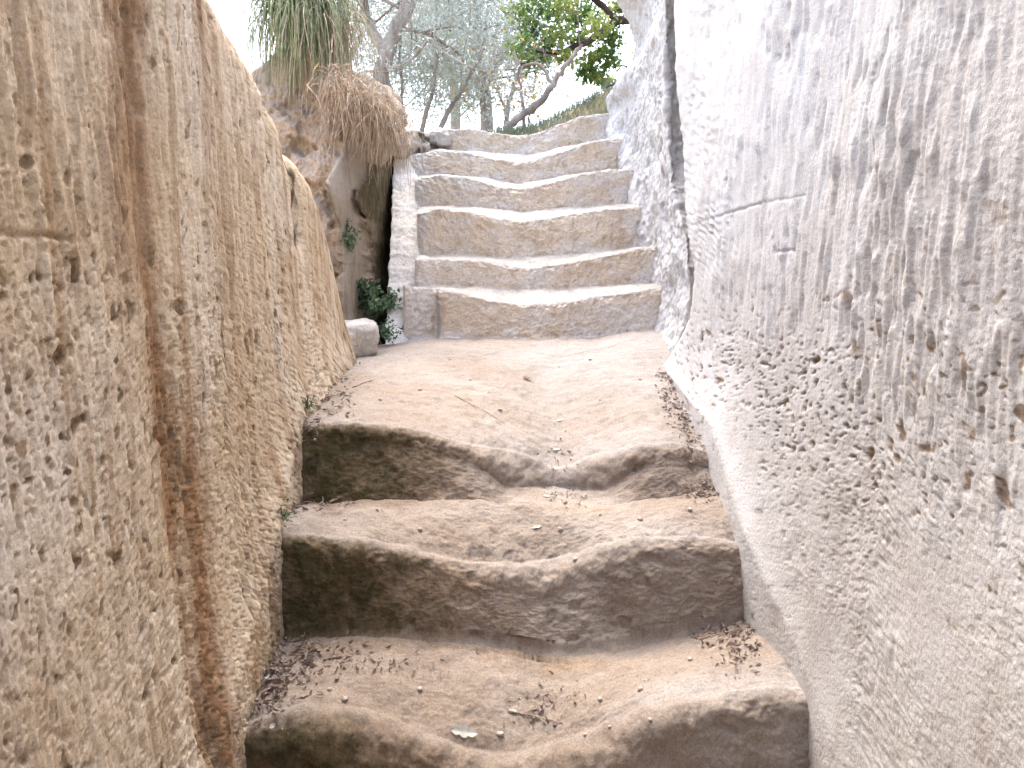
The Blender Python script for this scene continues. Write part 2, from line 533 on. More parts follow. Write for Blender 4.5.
# cap the top towards the back
cap = P[-1:].copy()
cap[..., 1] += 0.5
P = np.concatenate([P, cap], 0)
sh = P.shape[:2]
hn = fbm(P[..., 0] * 9, P[..., 1] * 9, P[..., 2] * 5, 4)
o = grid_obj('side_shoulder', P, M_UPPER, flight2, dict(dirt=0.1 + 0.4 * hn, moss=-0.1 + 0.35 * hn, pale=0.85 + 0.4 * hn, skylight_tint=0.85 + 0.6 * hn, dust=0 * hn))
o['label'] = 'white shoulder, skylight painted into its colour, sloping beside the step ends'

# ------------------------------------------------------------------ walls
LANDZ = lambda y: np.interp(y, [0.4, 1.14, 1.5, 1.88, 2.2, 3.5, 3.9, 4.2, 4.5, 4.96],
                            [-1.28, -1.06, -0.84, -0.62, -0.42, -0.27, 0.02, 0.35, 0.6, 0.95])


def y_samples(y0, y1, n):
    fine = 1 / np.linspace(1 / y0, 1 / y1, n)
    return fine


def wall_rows(zb, zt, lo, hi, nlo, nf, nhi):
    """per column: coarse rows below, fine rows in view, coarse rows above"""
    a = zb[:, None] + (lo - zb)[:, None] * np.linspace(0, 1, nlo, endpoint=False)[None]
    b = lo[:, None] + (hi - lo)[:, None] * np.linspace(0, 1, nf)[None]
    c = hi[:, None] + (zt - hi)[:, None] * (np.linspace(0, 1, nhi + 1)[1:] ** 1.3)[None]
    return np.concatenate([a, b, c], 1)


# right wall ------------------------------------------------
edge_px = [(667, -60), (668, 0), (669, 40), (671, 80), (674, 120), (678, 160), (681, 190), (683, 215), (690, 250), (695, 280), (694, 305),
           (688, 330), (679, 352), (673, 375), (672, 400)]
E = np.array([atX(px, py, 0.64) for px, py in edge_px])
o_ = np.argsort(E[:, 2])
Yend = lambda z: np.interp(z, E[o_, 2], E[o_, 1])
ny, nf = 470, 720
tcol = np.concatenate([np.linspace(-3.0, 0.62, 50, endpoint=False), y_samples(0.62, 3.0, ny)])
nyt = len(tcol)
zb = np.full(nyt, -1.9)
zt = np.interp(tcol, [-3, 1.0, 2.0], [3.2, 3.0, 2.5])
lo = np.clip(-0.74 * tcol - 0.03, -1.85, LANDZ(tcol) - 0.06)
hi = np.maximum(0.41 * tcol + 0.06, lo + 0.4)
Z = wall_rows(zb, zt, lo, hi, 6, nf, 14)
Y = np.repeat(tcol[:, None], Z.shape[1], 1)
# squeeze the far end of every row on to the crack edge
ye = Yend(Z)
k = np.clip((Y - 1.6) / (3.0 - 1.6), 0, 1)
Y = np.where(Y > 1.6, 1.6 + (ye - 1.6) * k, Y)
X = 0.655 + 0.0 * Y - 0.015 * sst(1.6, 2.2, Y) + 0.02 * np.clip(Z, -1, 3)
X -= (0.012 + 0.04 * sst(1.45, 1.9, Y)) * np.exp(-np.clip(Z - LANDZ(Y), 0, 9) / 0.09)
X += 0.03 * np.clip((k - 0.985) / 0.015, 0, 1) ** 2 * (Y > 1.6)             # rolls away at the crack
und = 0.016 * fbm(Y * 1.7, Z * 1.3, 2.2, 3)
low = Z - (0.34 - 0.33 * Y)                                                 # coarse, pitted below this slanting line
fl_m = sst(-0.10, 0.14, Z - np.interp(Y, [0.6, 0.96, 1.34, 2.4, 3.3], [-0.42, -0.35, -0.24, -0.14, -0.1]) + 0.14 * perlin(Y * 3, Z * 3, 9.0))
wy = Y + 0.010 * fbm(Y * 5, Z * 6, 4.0, 3) + 0.05 * Z * np.sin(Y * 5)
g1 = perlin(wy * 34, Z * 6.5, 1.1)
g2 = perlin(wy * 72, Z * 13, 5.1)
g3 = perlin(wy * 18, Z * 2.4, 8.1)
breakup = 0.5 + 0.8 * sst(-0.25, 0.35, fbm(Y * 9, Z * 9, 6.6, 3))
flute = (0.0070 * g1 + 0.0050 * g2 + 0.0028 * g3) * breakup
flute -= 0.0075 * sst(0.18, 0.5, perlin(wy * 44 + 9, Z * 12, 2.7)) * sst(-0.1, 0.3, perlin(Y * 4, Z * 4, 12.0))
band = np.exp(-((Z - (-0.20 - 0.06 * (Y - 1.4))) / 0.20) ** 2)
nearf = 0.35 + 0.65 * sst(1.0, 1.5, Y)
pit = 0.008 * pits(Y * 0.8, Z, 58, 2.2, 0.40, 0.18) * (0.2 + band) * nearf + 0.0055 * pits(Y * 0.8, Z, 105, 7.2, 0.42, 0.18) * (0.25 + band)
pit += 0.011 * pits(Y * 0.8, Z, 30, 4.4, 0.46, 0.22) * (0.25 + 0.8 * band) * nearf
grain = 0.0021 * fbm(Y * 60, Z * 80, 1.0, 4, 0.72) * (0.45 + 0.55 * sst(2.0, 1.1, Y))
lump = 0.0024 * fbm(Y * 12, Z * 14, 3.0, 3)
rough_m = 0.35 + 0.75 * (1 - fl_m)
disp = und + flute * (0.15 + 0.95 * fl_m) - pit * (0.30 + 0.9 * (1 - fl_m)) + grain * (0.45 + 0.45 * (1 - fl_m)) + lump * rough_m
near = sst(0.1, 0.5, (Z - LANDZ(Y)) * 3)
disp = disp * (0.6 + 0.4 * near)
patch = 0.30 + 0.75 * sst(-0.45, 0.35, fbm(Y * 2.6, Z * 2.6, 14.0, 3))
disp = und + (disp - und) * 0.85 * np.clip(patch + 0.35 * fl_m + 0.35 * band, 0.4, 1.0) * (1 - 0.35 * (1 - fl_m) * sst(1.3, 1.0, Y))
# fine crack lines running across
for (p0, p1, dep, wd) in (((690, 226), (760, 203), 0.005, 0.003), ((760, 203), (800, 196), 0.002, 0.003), ((762, 175), (774, 252), 0.005, 0.003),
                          ((774, 252), (792, 250), 0.004, 0.003)):
    a, b = atX(*p0, 0.64), atX(*p1, 0.64)
    ay, az, by, bz = a[1], a[2], b[1], b[2]
    L2 = (by - ay) ** 2 + (bz - az) ** 2
    tt = np.clip(((Y - ay) * (by - ay) + (Z - az) * (bz - az)) / L2, 0, 1)
    dd = np.hypot(Y - ay - tt * (by - ay), Z - az - tt * (bz - az) + 0.004 * perlin(Y * 30, Z * 30, 2))
    disp -= dep * np.exp(-(dd / wd) ** 2)
X = X - disp
P = np.stack([X, Y, Z], 2)
# back return at the crack
ret = P[-1:].copy()
ret[..., 0] += 0.5
ret[..., 1] -= 0.02
P = np.concatenate([P, ret], 0)
top = P[:, -1:].copy()
top[..., 0] = 3.2
P = np.concatenate([P, top], 1)
Yq, Zq = P[..., 1], P[..., 2]
hn = fbm(Yq * 4, Zq * 3, 2.0, 4)
bandq = np.exp(-((Zq - (-0.20 - 0.06 * (Yq - 1.4))) / 0.22) ** 2)
pk = pits(Yq * 0.8, Zq, 30, 4.4, 0.47, 0.14) * (0.5 + bandq) + 1.1 * pits(Yq * 0.8, Zq, 58, 2.2, 0.40, 0.14) * (0.3 + bandq) + 0.8 * pits(Yq * 0.8, Zq, 105, 7.2, 0.36, 0.16) * (0.2 + bandq)
foot = np.exp(-np.clip(Zq - LANDZ(Yq), 0, 9) / 0.2)
dirt = 0.10 + 0.35 * hn + 0.62 * pk
pale = 0.30 + 0.5 * hn + 0.40 * sst(1.1, 2.0, Yq) * sst(-0.1, 0.3, Zq) + 0.0 * foot
o = grid_obj('rock_wall', P, M_RIGHT, None, dict(dirt=dirt, pale=pale, moss=np.full_like(hn, -0.3)), origin=(0.64, 1.6, -0.9), flip=True)
tag(o, 'tall pale whitish rock wall with vertical chisel grooves and pitted band', 'rock wall')

# left wall -------------------------------------------------
sil = [(205, -60), (232, 0), (248, 28), (262, 55), (272, 80), (282, 105), (288, 138), (303, 150), (315, 170), (325, 200), (333, 232), (340, 270),
       (345, 308), (348, 345), (349, 360)]
LX = lambda y: np.interp(y, [0.5, 1.5, 2.2, 3.0], [-0.615, -0.615, -0.655, -0.665])
S = []
for px, py in sil:
    q = atX(px, py, -0.64)
    q = atX(px, py, float(LX(q[1])))
    S.append((q[1], q[2]))
S = np.array(S)
Ztop = lambda y: np.interp(y, np.concatenate([[-5, 0.9, 1.25], S[:, 0]]), np.concatenate([[2.3, 2.0, 1.3], S[:, 1]]))
ny, nf = 470, 720
yend = S[-1, 0]
tcol = np.concatenate([np.linspace(-3.0, 0.62, 50, endpoint=False), y_samples(0.62, yend, ny)])
zt = Ztop(tcol)
zb = np.minimum(np.full(len(tcol), -1.9), zt - 0.3)
lo = np.clip(-0.74 * tcol - 0.03, -1.85, LANDZ(tcol) - 0.06)
hi = np.minimum(np.maximum(0.41 * tcol + 0.06, lo + 0.3), zt - 0.004)
Z = wall_rows(zb, zt, lo, hi, 6, nf, 14)
Y = np.repeat(tcol[:, None], Z.shape[1], 1)
zt2 = zt[:, None]
X = LX(Y) - 0.02 * np.clip(Z, -1, 3)
X += 0.035 * np.exp(-np.clip(Z - LANDZ(Y), 0, 9) / 0.10)
X -= 0.10 * np.exp(-np.clip(zt2 - Z, 0, 9) / 0.03) * sst(1.2, 1.5, Y)        # rounded shoulder
und = 0.007 * fbm(Y * 1.9 + 4, Z * 1.0, 5.2, 3)
wy = Y + 0.012 * fbm(Y * 5 + 3, Z * 4, 4.4, 3) + 0.02 * Z
breakup = 0.4 + 0.9 * sst(-0.25, 0.35, fbm(Y * 6 + 2, Z * 5, 16.6, 3))
flute = (0.0068 * perlin(wy * 44, Z * 4.6, 21.1) + 0.0055 * perlin(wy * 90, Z * 8, 25.1) + 0.002 * perlin(wy * 17, Z * 1.8, 28.1)) * breakup
flute -= 0.007 * sst(0.15, 0.5, perlin(wy * 58 + 3, Z * 7, 22.7))
upm = sst(-0.25, 0.2, Z + 0.05 * perlin(Y * 4, Z * 4, 31))
far = sst(1.3, 1.8, Y)
flm = np.clip(upm + far * 0.7, 0.4, 1)
pit = 0.010 * pits(Y, Z * 0.7, 30, 14.4, 0.46, 0.22) + 0.007 * pits(Y, Z * 0.6, 66, 12.2, 0.38, 0.18) + 0.005 * pits(Y, Z, 120, 17.2, 0.30, 0.16)
grain = 0.0034 * fbm(Y * 90, Z * 26, 41.0, 4, 0.7)
lump = 0.0025 * fbm(Y * 16, Z * 7, 43.0, 3)
disp = und + flute * flm - pit * (1.1 - 0.6 * upm) + grain * (0.9 - 0.4 * upm) + lump * (1.0 - 0.5 * upm)
patch = 0.6 + 0.5 * sst(-0.4, 0.35, fbm(Y * 2.6 + 5, Z * 1.8, 19.0, 3))
disp = und + (disp - und) * 0.85 * patch


def ypx(px, py=200): return atX(px, py, -0.615)[1]


gy = np.interp(Z, [-0.6, -0.2, 0.1, 0.5], [ypx(158), ypx(152), ypx(142), ypx(146)])   # long rain channel
ch = np.exp(-((Y - gy) / 0.035) ** 2)
disp -= 0.010 * ch * (0.55 + 0.45 * sst(-0.6, 0.2, Z)) + 0.006 * ch * perlin(wy * 60, Z * 5, 51)
gy2 = ypx(232)
disp -= 0.005 * np.exp(-((Y - gy2) / 0.02) ** 2) * sst(-0.1, 0.25, Z)
gm = atX(298, 200, -0.655)[1]                                                          # mossy seam near the far end
mz0, mz1 = atX(298, 250, -0.655)[2], atX(298, 150, -0.655)[2]
seam = np.exp(-((Y - gm + 0.03 * (Z - mz0)) / 0.035) ** 2) * sst(mz0 - 0.05, mz0 + 0.05, Z)
disp -= 0.013 * seam * (0.4 + 1.2 * sst(-0.3, 0.4, perlin(Y * 25, Z * 12, 3)))
for (p0, p1, dep, wd) in (((0, 233), (70, 238), 0.007, 0.004),):
    a, b = atX(*p0, -0.615), atX(*p1, -0.615)
    ay, az, by, bz = a[1], a[2], b[1], b[2]
    L2 = (by - ay) ** 2 + (bz - az) ** 2
    tt = np.clip(((Y - ay) * (by - ay) + (Z - az) * (bz - az)) / L2, 0, 1)
    dd = np.hypot(Y - ay - tt * (by - ay), Z - az - tt * (bz - az) + 0.004 * perlin(Y * 30, Z * 30, 2))
    disp -= dep * np.exp(-(dd / wd) ** 2)
X = X + disp
P = np.stack([X, Y, Z], 2)
rows = []
for dx, dz in ((-0.06, 0.012), (-0.16, 0.02), (-0.5, 0.0), (-1.4, -0.08), (-3.6, -0.1)):   # its top runs back to the left
    q = P[:, -1:].copy()
    q[..., 0] += dx
    q[..., 2] += dz + 0.02 * perlin(q[..., 1] * 9, dx * 7, 3)
    rows.append(q)
P = np.concatenate([P] + rows, 1)
rows = []
for dx, dy in ((-0.05, 0.03), (-0.2, 0.07), (-0.8, 0.12), (-3.6, 0.2)):                     # far end turns to the left
    q = P[-1:].copy()
    q[..., 0] = np.minimum(q[..., 0], q[0, 0, 0] + dx)
    q[..., 1] += dy
    rows.append(q)
P = np.concatenate([P] + rows, 0)
Yq, Zq, Xq = P[..., 1], P[..., 2], P[..., 0]
hn = fbm(Yq * 4 + 9, Zq * 2.2, 12.0, 4)
gyq = np.interp(Zq, [-0.6, -0.2, 0.1, 0.5], [ypx(158), ypx(152), ypx(142), ypx(146)])
pk = 1.2 * pits(Yq, Zq * 0.7, 30, 14.4, 0.47, 0.12) + 1.1 * pits(Yq, Zq * 0.7, 66, 12.2, 0.38, 0.14) + 0.5 * pits(Yq, Zq, 120, 17.2, 0.30, 0.16)
dirt = 0.02 + 0.30 * hn + 0.75 * np.exp(-((Yq - gyq - 0.01) / 0.05) ** 2) * (0.5 + hn) + 0.6 * pk
seamq = np.exp(-((Yq - gm + 0.03 * (Zq - mz0)) / 0.05) ** 2) * sst(mz0 - 0.05, mz0 + 0.05, Zq)
foot = np.exp(-np.clip(Zq - LANDZ(Yq), 0, 9) / 0.16)
moss = -0.05 + 0.75 * seamq + seamq * 0.9 * fbm(Yq * 30, Zq * 14, 71.0, 3) + 0.42 * foot * sst(1.4, 1.8, Yq) + 0.15 * hn
cap_d = np.hypot((Yq - atX(293, 148, -0.655)[1]) / 0.07, (Zq - atX(293, 148, -0.655)[2]) / 0.035)
pale = 0.05 + 0.7 * hn + 0.3 * fbm(Yq * 16, Zq * 1.3, 81.0, 3) + 0.45 * sst(1.15, 0.85, Yq) * sst(0.35, -0.2, Zq) + 0.9 * np.exp(-cap_d ** 2) + 0.25 * np.exp(-((Yq - ypx(195)) / 0.09) ** 2)
rust = 0.15 + 0.9 * np.exp(-((Yq - gyq - 0.012) / 0.09) ** 2) * (0.75 + 0.6 * hn) + 0.35 * np.exp(-((Yq - ypx(238)) / 0.06) ** 2) \
    + 0.6 * fbm(Yq * 11, Zq * 0.8, 61.0, 4) - 0.3 * sst(1.1, 0.85, Yq)
o = grid_obj('rock_wall', P, M_LEFT, None, dict(dirt=dirt, pale=pale, moss=moss, rust=rust), origin=(-0.64, 1.6, -0.9))
tag(o, 'warm brown rock wall with rain channel and rounded descending end left of the steps', 'rock wall')

# rock pillar at the right of the upper flight --------------
zs = np.concatenate([np.linspace(-0.6, -0.35, 5, endpoint=False), np.linspace(-0.35, 1.75, 420), np.linspace(1.8, 2.6, 10)])
sil5 = np.array([at(px, py, 5.0) for px, py in [(613, 330), (612, 200), (612, 112), (604, 101), (606, 92), (614, 85), (628, 76), (634, 66), (637, 50),
                                                (634, 36), (628, 20), (617, 4), (606, -20)]])
silx = lambda z: np.interp(z, sil5[:, 2], sil5[:, 0])
ed = np.array([at(px, py, Yv) for px, py, Yv in [(680, 400, 3.0), (683, 350, 3.02), (690, 320, 2.98), (690, 285, 2.95), (687, 262, 2.98), (683, 235, 3.06),
                                                 (678, 210, 3.2), (671, 185, 3.3), (668, 160, 3.36), (669, 140, 3.42), (667, 110, 3.45), (667, 80, 3.5), (665, 50, 3.5), (665, -10, 3.5)]])
edX = lambda z: np.interp(z, ed[:, 2], ed[:, 0])
edY = lambda z: np.interp(z, ed[:, 2], ed[:, 1])
pu = np.concatenate([np.linspace(0, 1, 24, endpoint=False), np.linspace(1, 2, 290, endpoint=False), np.linspace(2, 3, 50)])
P = np.zeros((len(pu), len(zs), 3))
sx, ex, ey = silx(zs), edX(zs), edY(zs)
sx = np.convolve(np.pad(sx, 6, mode='edge'), np.ones(13) / 13, 'valid')
for a, u in enumerate(pu):
    if u < 1:
        x = sx + (1 - u) ** 1.5 * 1.6
        y = 5.0 + 0.25 * np.sin((1 - u) * math.pi / 2)
    elif u < 2:
        t = u - 1
        x = sx * (1 - t) + ex * t + 0.05 * np.sin(math.pi * t)
        y = 5.0 * (1 - t) + ey * t
    else:
        t = u - 2
        x = ex + 0.25 * t
        y = ey + 0.02 * np.sin(t * 5) - 0.0 * t
    P[a, :, 0], P[a, :, 1], P[a, :, 2] = x, y, zs
rise = LANDZ(P[..., 1])
P[..., 0] -= 0.05 * np.exp(-np.clip(P[..., 2] - rise, 0, 9) / 0.10)
N = grid_normals(P)
if N[150, 200, 0] > 0: N = -N
x_, y_, z_ = P[..., 0], P[..., 1], P[..., 2]
d = 0.022 * fbm(x_ * 3, y_ * 3, z_ * 3, 3) + 0.011 * fbm(x_ * 11, y_ * 11, z_ * 9, 3) + 0.006 * fbm(x_ * 45, y_ * 40, z_ * 30, 3, 0.6)
d -= 0.010 * pits(y_, z_, 18, 6.6, 0.3, 0.25) + 0.02 * pits(y_ * 0.6, z_, 9, 2.9, 0.42, 0.15)
d += 0.010 * np.sin(z_ * 26 + 3 * perlin(y_ * 3, z_ * 3, 7)) * sst(3.7, 3.1, y_) * 0.7
P = P + N * d[..., None]
P = np.concatenate([P, np.concatenate([P[:, -1:, :2] + [0.9, 0], P[:, -1:, 2:]], 2)], 1)
Yq, Zq = P[..., 1], P[..., 2]
hn = fbm(Yq * 5, Zq * 5, 33.0, 4)
gap = np.concatenate([np.zeros(24), np.zeros(290), np.ones(50)])[:, None] * np.ones_like(Yq)  # crack face browned and dulled in colour for the main wall's shade
o = grid_obj('rock_pillar', P, M_RIGHT, None, dict(dirt=0.05 + 0.35 * hn + 0.25 * gap, pale=0.65 + 0.5 * hn - gap, moss=-0.3 + 0.1 * hn), origin=(0.7, 4.2, -0.3))  # gap terms in dirt and pale are painted shade
tag(o, 'rounded white rock face at the right end of the upper steps, parted by a crack', 'rock')

# rock outcrop behind the left wall -------------------------
xs = np.concatenate([np.linspace(-4.2, -1.7, 40, endpoint=False), np.linspace(-1.7, -0.3, 330)])
zs = np.concatenate([np.linspace(-0.7, -0.45, 6, endpoint=False), np.linspace(-0.45, 1.0, 330)])
Xg, Zg = np.meshgrid(xs, zs, indexing='ij')


def dpx(px, Y=3.6): return (px - 512) / F * Y


xr = Xg
front = 3.45 + 0.0 * xr
front = front + 0.45 * sst(dpx(343, 3.5), dpx(360, 3.8), xr) + 1.1 * sst(dpx(366, 3.8), dpx(384, 4.2), xr)                    # dark cleft beside the flight
front += 1.6 * sst(-0.70, -0.55, xr)
front += 0.28 * np.clip(Zg, -0.5, 1.0)                                          # leans back
ov = np.exp(-((Zg - at(365, 180, 3.8)[2]) / 0.13) ** 2) * sst(dpx(330, 3.5), dpx(345, 3.5), xr) * sst(dpx(392, 3.8), dpx(376, 3.8), xr)
front -= 0.42 * ov                                                              # hanging chunk under the dry grass
front += 0.07 * sst(0.05, 0.4, fbm(xr * 5, Zg * 4, 3, 4)) - 0.07 * fbm(xr * 3.5, Zg * 2.6, 6, 4) - 0.02 * fbm(xr * 22, Zg * 16, 4, 4) \
    - 0.008 * fbm(xr * 70, Zg * 50, 5, 3)
for (p0, p1) in (((341, 160), (346, 182)), ((346, 182), (357, 195)), ((357, 195), (362, 206))):       # black crack
    a, b = at(*p0, 3.5), at(*p1, 3.5)
    L2 = (b[0] - a[0]) ** 2 + (b[2] - a[2]) ** 2
    tt = np.clip(((xr - a[0]) * (b[0] - a[0]) + (Zg - a[2]) * (b[2] - a[2])) / L2, 0, 1)
    dd = np.hypot(xr - a[0] - tt * (b[0] - a[0]), Zg - a[2] - tt * (b[2] - a[2]))
    front += 0.12 * np.exp(-(dd / 0.011) ** 2)
P = np.stack([Xg, front, Zg], 2)
ztl = np.interp(xs, [-4.2, -1.3, dpx(330, 3.7), dpx(370, 3.8), dpx(400, 3.9), -0.3], [0.95, 0.92, 0.90, 0.82, 0.74, 0.72])
P[..., 2] = -0.7 + (Zg + 0.7) / 1.7 * (ztl[:, None] + 0.7)
rows = []
for t in np.linspace(0.02, 1, 60):
    q = P[:, -1:].copy()
    q[..., 1] += 1.9 * t ** 1.3
    q[..., 2] += 0.10 * math.sin(min(1, t * 2) * math.pi / 2) + 0.03 * fbm(q[..., 0] * 5, q[..., 1] * 5, 2, 3)
    q[..., 2] += 0.24 * np.exp(-((q[..., 0] - at(303, 20, 3.9)[0]) / 0.17) ** 2 - ((q[..., 1] - 3.95) / 0.2) ** 2)      # hump the tuft grows on
    rows.append(q)
P = np.concatenate([P] + rows, 1)
Xq, Yq, Zq = P[..., 0], P[..., 1], P[..., 2]
hn = fbm(Xq * 5, Zq * 4, 13.0, 4)
cleft = sst(dpx(350, 3.6), dpx(378, 4.0), Xq)  # cleft recess darkened in colour for its shade, through dirt and moss masks
o = grid_obj('rock_outcrop', P, M_OUT, None, dict(dirt=0.12 + 0.5 * hn + 1.0 * cleft, pale=0.12 + 0.6 * hn - 0.9 * cleft,  # cleft terms in dirt and pale are painted shade
             moss=0.0 + 0.4 * hn + 0.85 * cleft), origin=(-1.2, 3.6, -0.4))  # cleft term in moss is painted shade
tag(o, 'brown cracked rock outcrop with dark cleft below the hanging grass', 'rock')
OUTC = o


# ------------------------------------------------------------------ loose stones
def blob(name, c, size, mat, seed, rot=0.0, boxy=2.6, n=(40, 60), rough=0.08, moss=0.0, parent=None):
    th = np.linspace(0.0, math.pi, n[0])
    ph = np.linspace(0, 2 * math.pi, n[1])
    T, Ph = np.meshgrid(th, ph, indexing='ij')
    v = np.stack([np.sin(T) * np.cos(Ph), np.sin(T) * np.sin(Ph), np.cos(T)], 2)
    k = (np.abs(v) ** boxy).sum(2) ** (-1 / boxy)
    v = v * k[..., None]
    d = 1 + rough * 2 * fbm(v[..., 0] * 1.6 + seed, v[..., 1] * 1.6, v[..., 2] * 1.6 + seed, 4)
    v = v * d[..., None] * (np.array(size) / 2)
    cr, sr = math.cos(rot), math.sin(rot)
    v = np.stack([v[..., 0] * cr - v[..., 1] * sr, v[..., 0] * sr + v[..., 1] * cr, v[..., 2]], 2)
    hn = fbm(v[..., 0] * 9 + seed, v[..., 1] * 9, v[..., 2] * 9, 3)
    nu, nv = n
    return mesh_obj(name, (v + np.array(c)).reshape(-1, 3), grid_faces(nu, nv, True), mat, parent, dict(moss=(moss + hn).ravel()), origin=None if parent else tuple(c))


q = at(356, 338, 3.35)
o = blob('stone_slab', q, (0.17, 0.30, 0.16), M_STONE, 3.0, 0.3, 5.0, rough=0.05, moss=-0.4)
tag(o, 'small pale stone slab lying at the foot of the left wall end', 'stone')
q = at(410, 146, 4.85)
tag(blob('boulder', q, (0.24, 0.26, 0.17), M_STONE, 5.0, 0.2, 2.4, moss=0.25, rough=0.12), 'grey lichened boulder with dark moss spots at left end of the top steps', 'boulder')
q = at(437, 141, 4.98)
tag(blob('boulder', q, (0.17, 0.2, 0.15), M_STONE, 9.0, 0.9, 2.4, moss=0.1, rough=0.12), 'smaller rounded boulder between the mossy boulder and the top step', 'boulder')
q = at(388, 150, 4.7)
tag(blob('boulder', q, (0.16, 0.3, 0.14), M_STONE, 13.0, 0.9, 2.4, moss=0.5, rough=0.14), 'dark shaded boulder beside the cleft under the dry grass', 'boulder')


# ------------------------------------------------------------------ vegetation helpers
def tube_arrays(pts, rad, sides=7):
    pts = np.asarray(pts, float)
    n = len(pts)
    tg = np.gradient(pts, axis=0)
    tg /= np.linalg.norm(tg, axis=1)[:, None] + 1e-9
    up = np.array([0.3, 0.2, 0.93]) if abs(tg[0][2]) < 0.8 else np.array([1.0, 0.1, 0.0])
    a = np.cross(tg, up)
    a /= np.linalg.norm(a, axis=1)[:, None] + 1e-9
    b = np.cross(tg, a)
    ang = np.linspace(0, 2 * math.pi, sides, endpoint=False)
    V = pts[:, None] + np.asarray(rad)[:, None, None] * (np.cos(ang)[None, :, None] * a[:, None] + np.sin(ang)[None, :, None] * b[:, None])
    V = V.reshape(-1, 3)
    Fs = []
    for i in range(n - 1):
        for j in range(sides):
            j2 = (j + 1) % sides
            Fs.append((i * sides + j, i * sides + j2, (i + 1) * sides + j2, (i + 1) * sides + j))
    return V, np.array(Fs)


class Acc:
    def __init__(s): s.V, s.F, s.n = [], [], 0

    def add(s, V, Fc):
        s.V.append(V)
        s.F.append(np.asarray(Fc) + s.n)
        s.n += len(V)

    def tube(s, pts, r0, r1, sides=7, jit=0.0, sub=4):
        pts = np.asarray(pts, float)
        t = np.linspace(0, 1, len(pts))
        T = np.linspace(0, 1, (len(pts) - 1) * sub + 1)
        q = np.stack([np.interp(T, t, pts[:, k]) for k in range(3)], 1)
        if len(pts) > 2:
            for _ in range(2):
                q[1:-1] = 0.25 * q[:-2] + 0.5 * q[1:-1] + 0.25 * q[2:]
        if jit:
            q[1:-1] += rng.normal(scale=jit, size=(len(q) - 2, 3))
        s.add(*tube_arrays(q, r0 + (r1 - r0) * T, sides))
        return q

    def obj(s, name, mat, parent=None, smooth=True, origin=None):
        return mesh_obj(name, np.concatenate(s.V), np.concatenate(s.F), mat, parent, None, origin, smooth)


def leaf_arrays(C, L, W, droop=0.2, dirs=None, fold=0.25):
    """diamond leaves of two halves at points C"""
    n = len(C)
    if dirs is None:
        d = rng.normal(size=(n, 3))
        d[:, 2] -= droop
    else:
        d = dirs + rng.normal(scale=0.35, size=(n, 3))
    d /= np.linalg.norm(d, axis=1)[:, None]
    s = np.cross(d, rng.normal(size=(n, 3)))
    s /= np.linalg.norm(s, axis=1)[:, None] + 1e-9
    nn = np.cross(d, s)
    L = L * rng.uniform(0.65, 1.25, n)[:, None]
    W = W * rng.uniform(0.7, 1.2, n)[:, None]
    p0 = C
    p1 = C + d * L * 0.45 + s * W * 0.5 + nn * W * fold
    p2 = C + d * L
    p3 = C + d * L * 0.45 - s * W * 0.5 + nn * W * fold
    V = np.stack([p0, p1, p2, p3], 1).reshape(-1, 3)
    b = np.arange(n)[:, None] * 4
    Fs = np.concatenate([b + np.array([0, 1, 2]), b + np.array([0, 2, 3])], 0)
    return V, Fs


def along(qs, per, spread):
    """leaf points scattered round twig polylines"""
    out = []
    for q in qs:
        k = max(1, int(per * np.linalg.norm(np.diff(q, axis=0), axis=1).sum()))
        t = rng.uniform(0, len(q) - 1.001, k)
        i = t.astype(int)
        f = (t - i)[:, None]
        out.append(q[i] * (1 - f) + q[i + 1] * f + rng.normal(scale=spread, size=(k, 3)))
    return np.concatenate(out)


def sprout(acc, p, d, length, r, depth, twigs, wig=0.35, drop=0.0):
    """branching limb; collects the fine twigs that carry leaves"""
    n = 6
    pts = [np.array(p, float)]
    d = np.array(d, float)
    d /= np.linalg.norm(d)
    for i in range(n):
        d = d + rng.normal(scale=wig * 0.35, size=3) + np.array([0, 0, 0.05 - drop])
        d /= np.linalg.norm(d)
        pts.append(pts[-1] + d * length / n)
    q = acc.tube(pts, r, r * 0.45, 6 if depth > 1 else 4, 0, 2)
    if depth <= 1: twigs.append(q)
    if depth > 0:
        for _ in range(rng.integers(3, 6)):
            i = rng.integers(len(q) // 4, len(q))
            dd = d * 0.6 + rng.normal(scale=0.75, size=3)
            sprout(acc, q[i - 1], dd, length * rng.uniform(0.45, 0.7), r * 0.45, depth - 1, twigs, wig, drop)


def px_pts(lst, Y, wob=0.0):
    return np.array([at(px, py, Y + (dy if len(t) > 2 else 0)) for t in lst for (px, py, *r_) in [t] for dy in [r_[0] if r_ else 0]])


GZ = 0.93


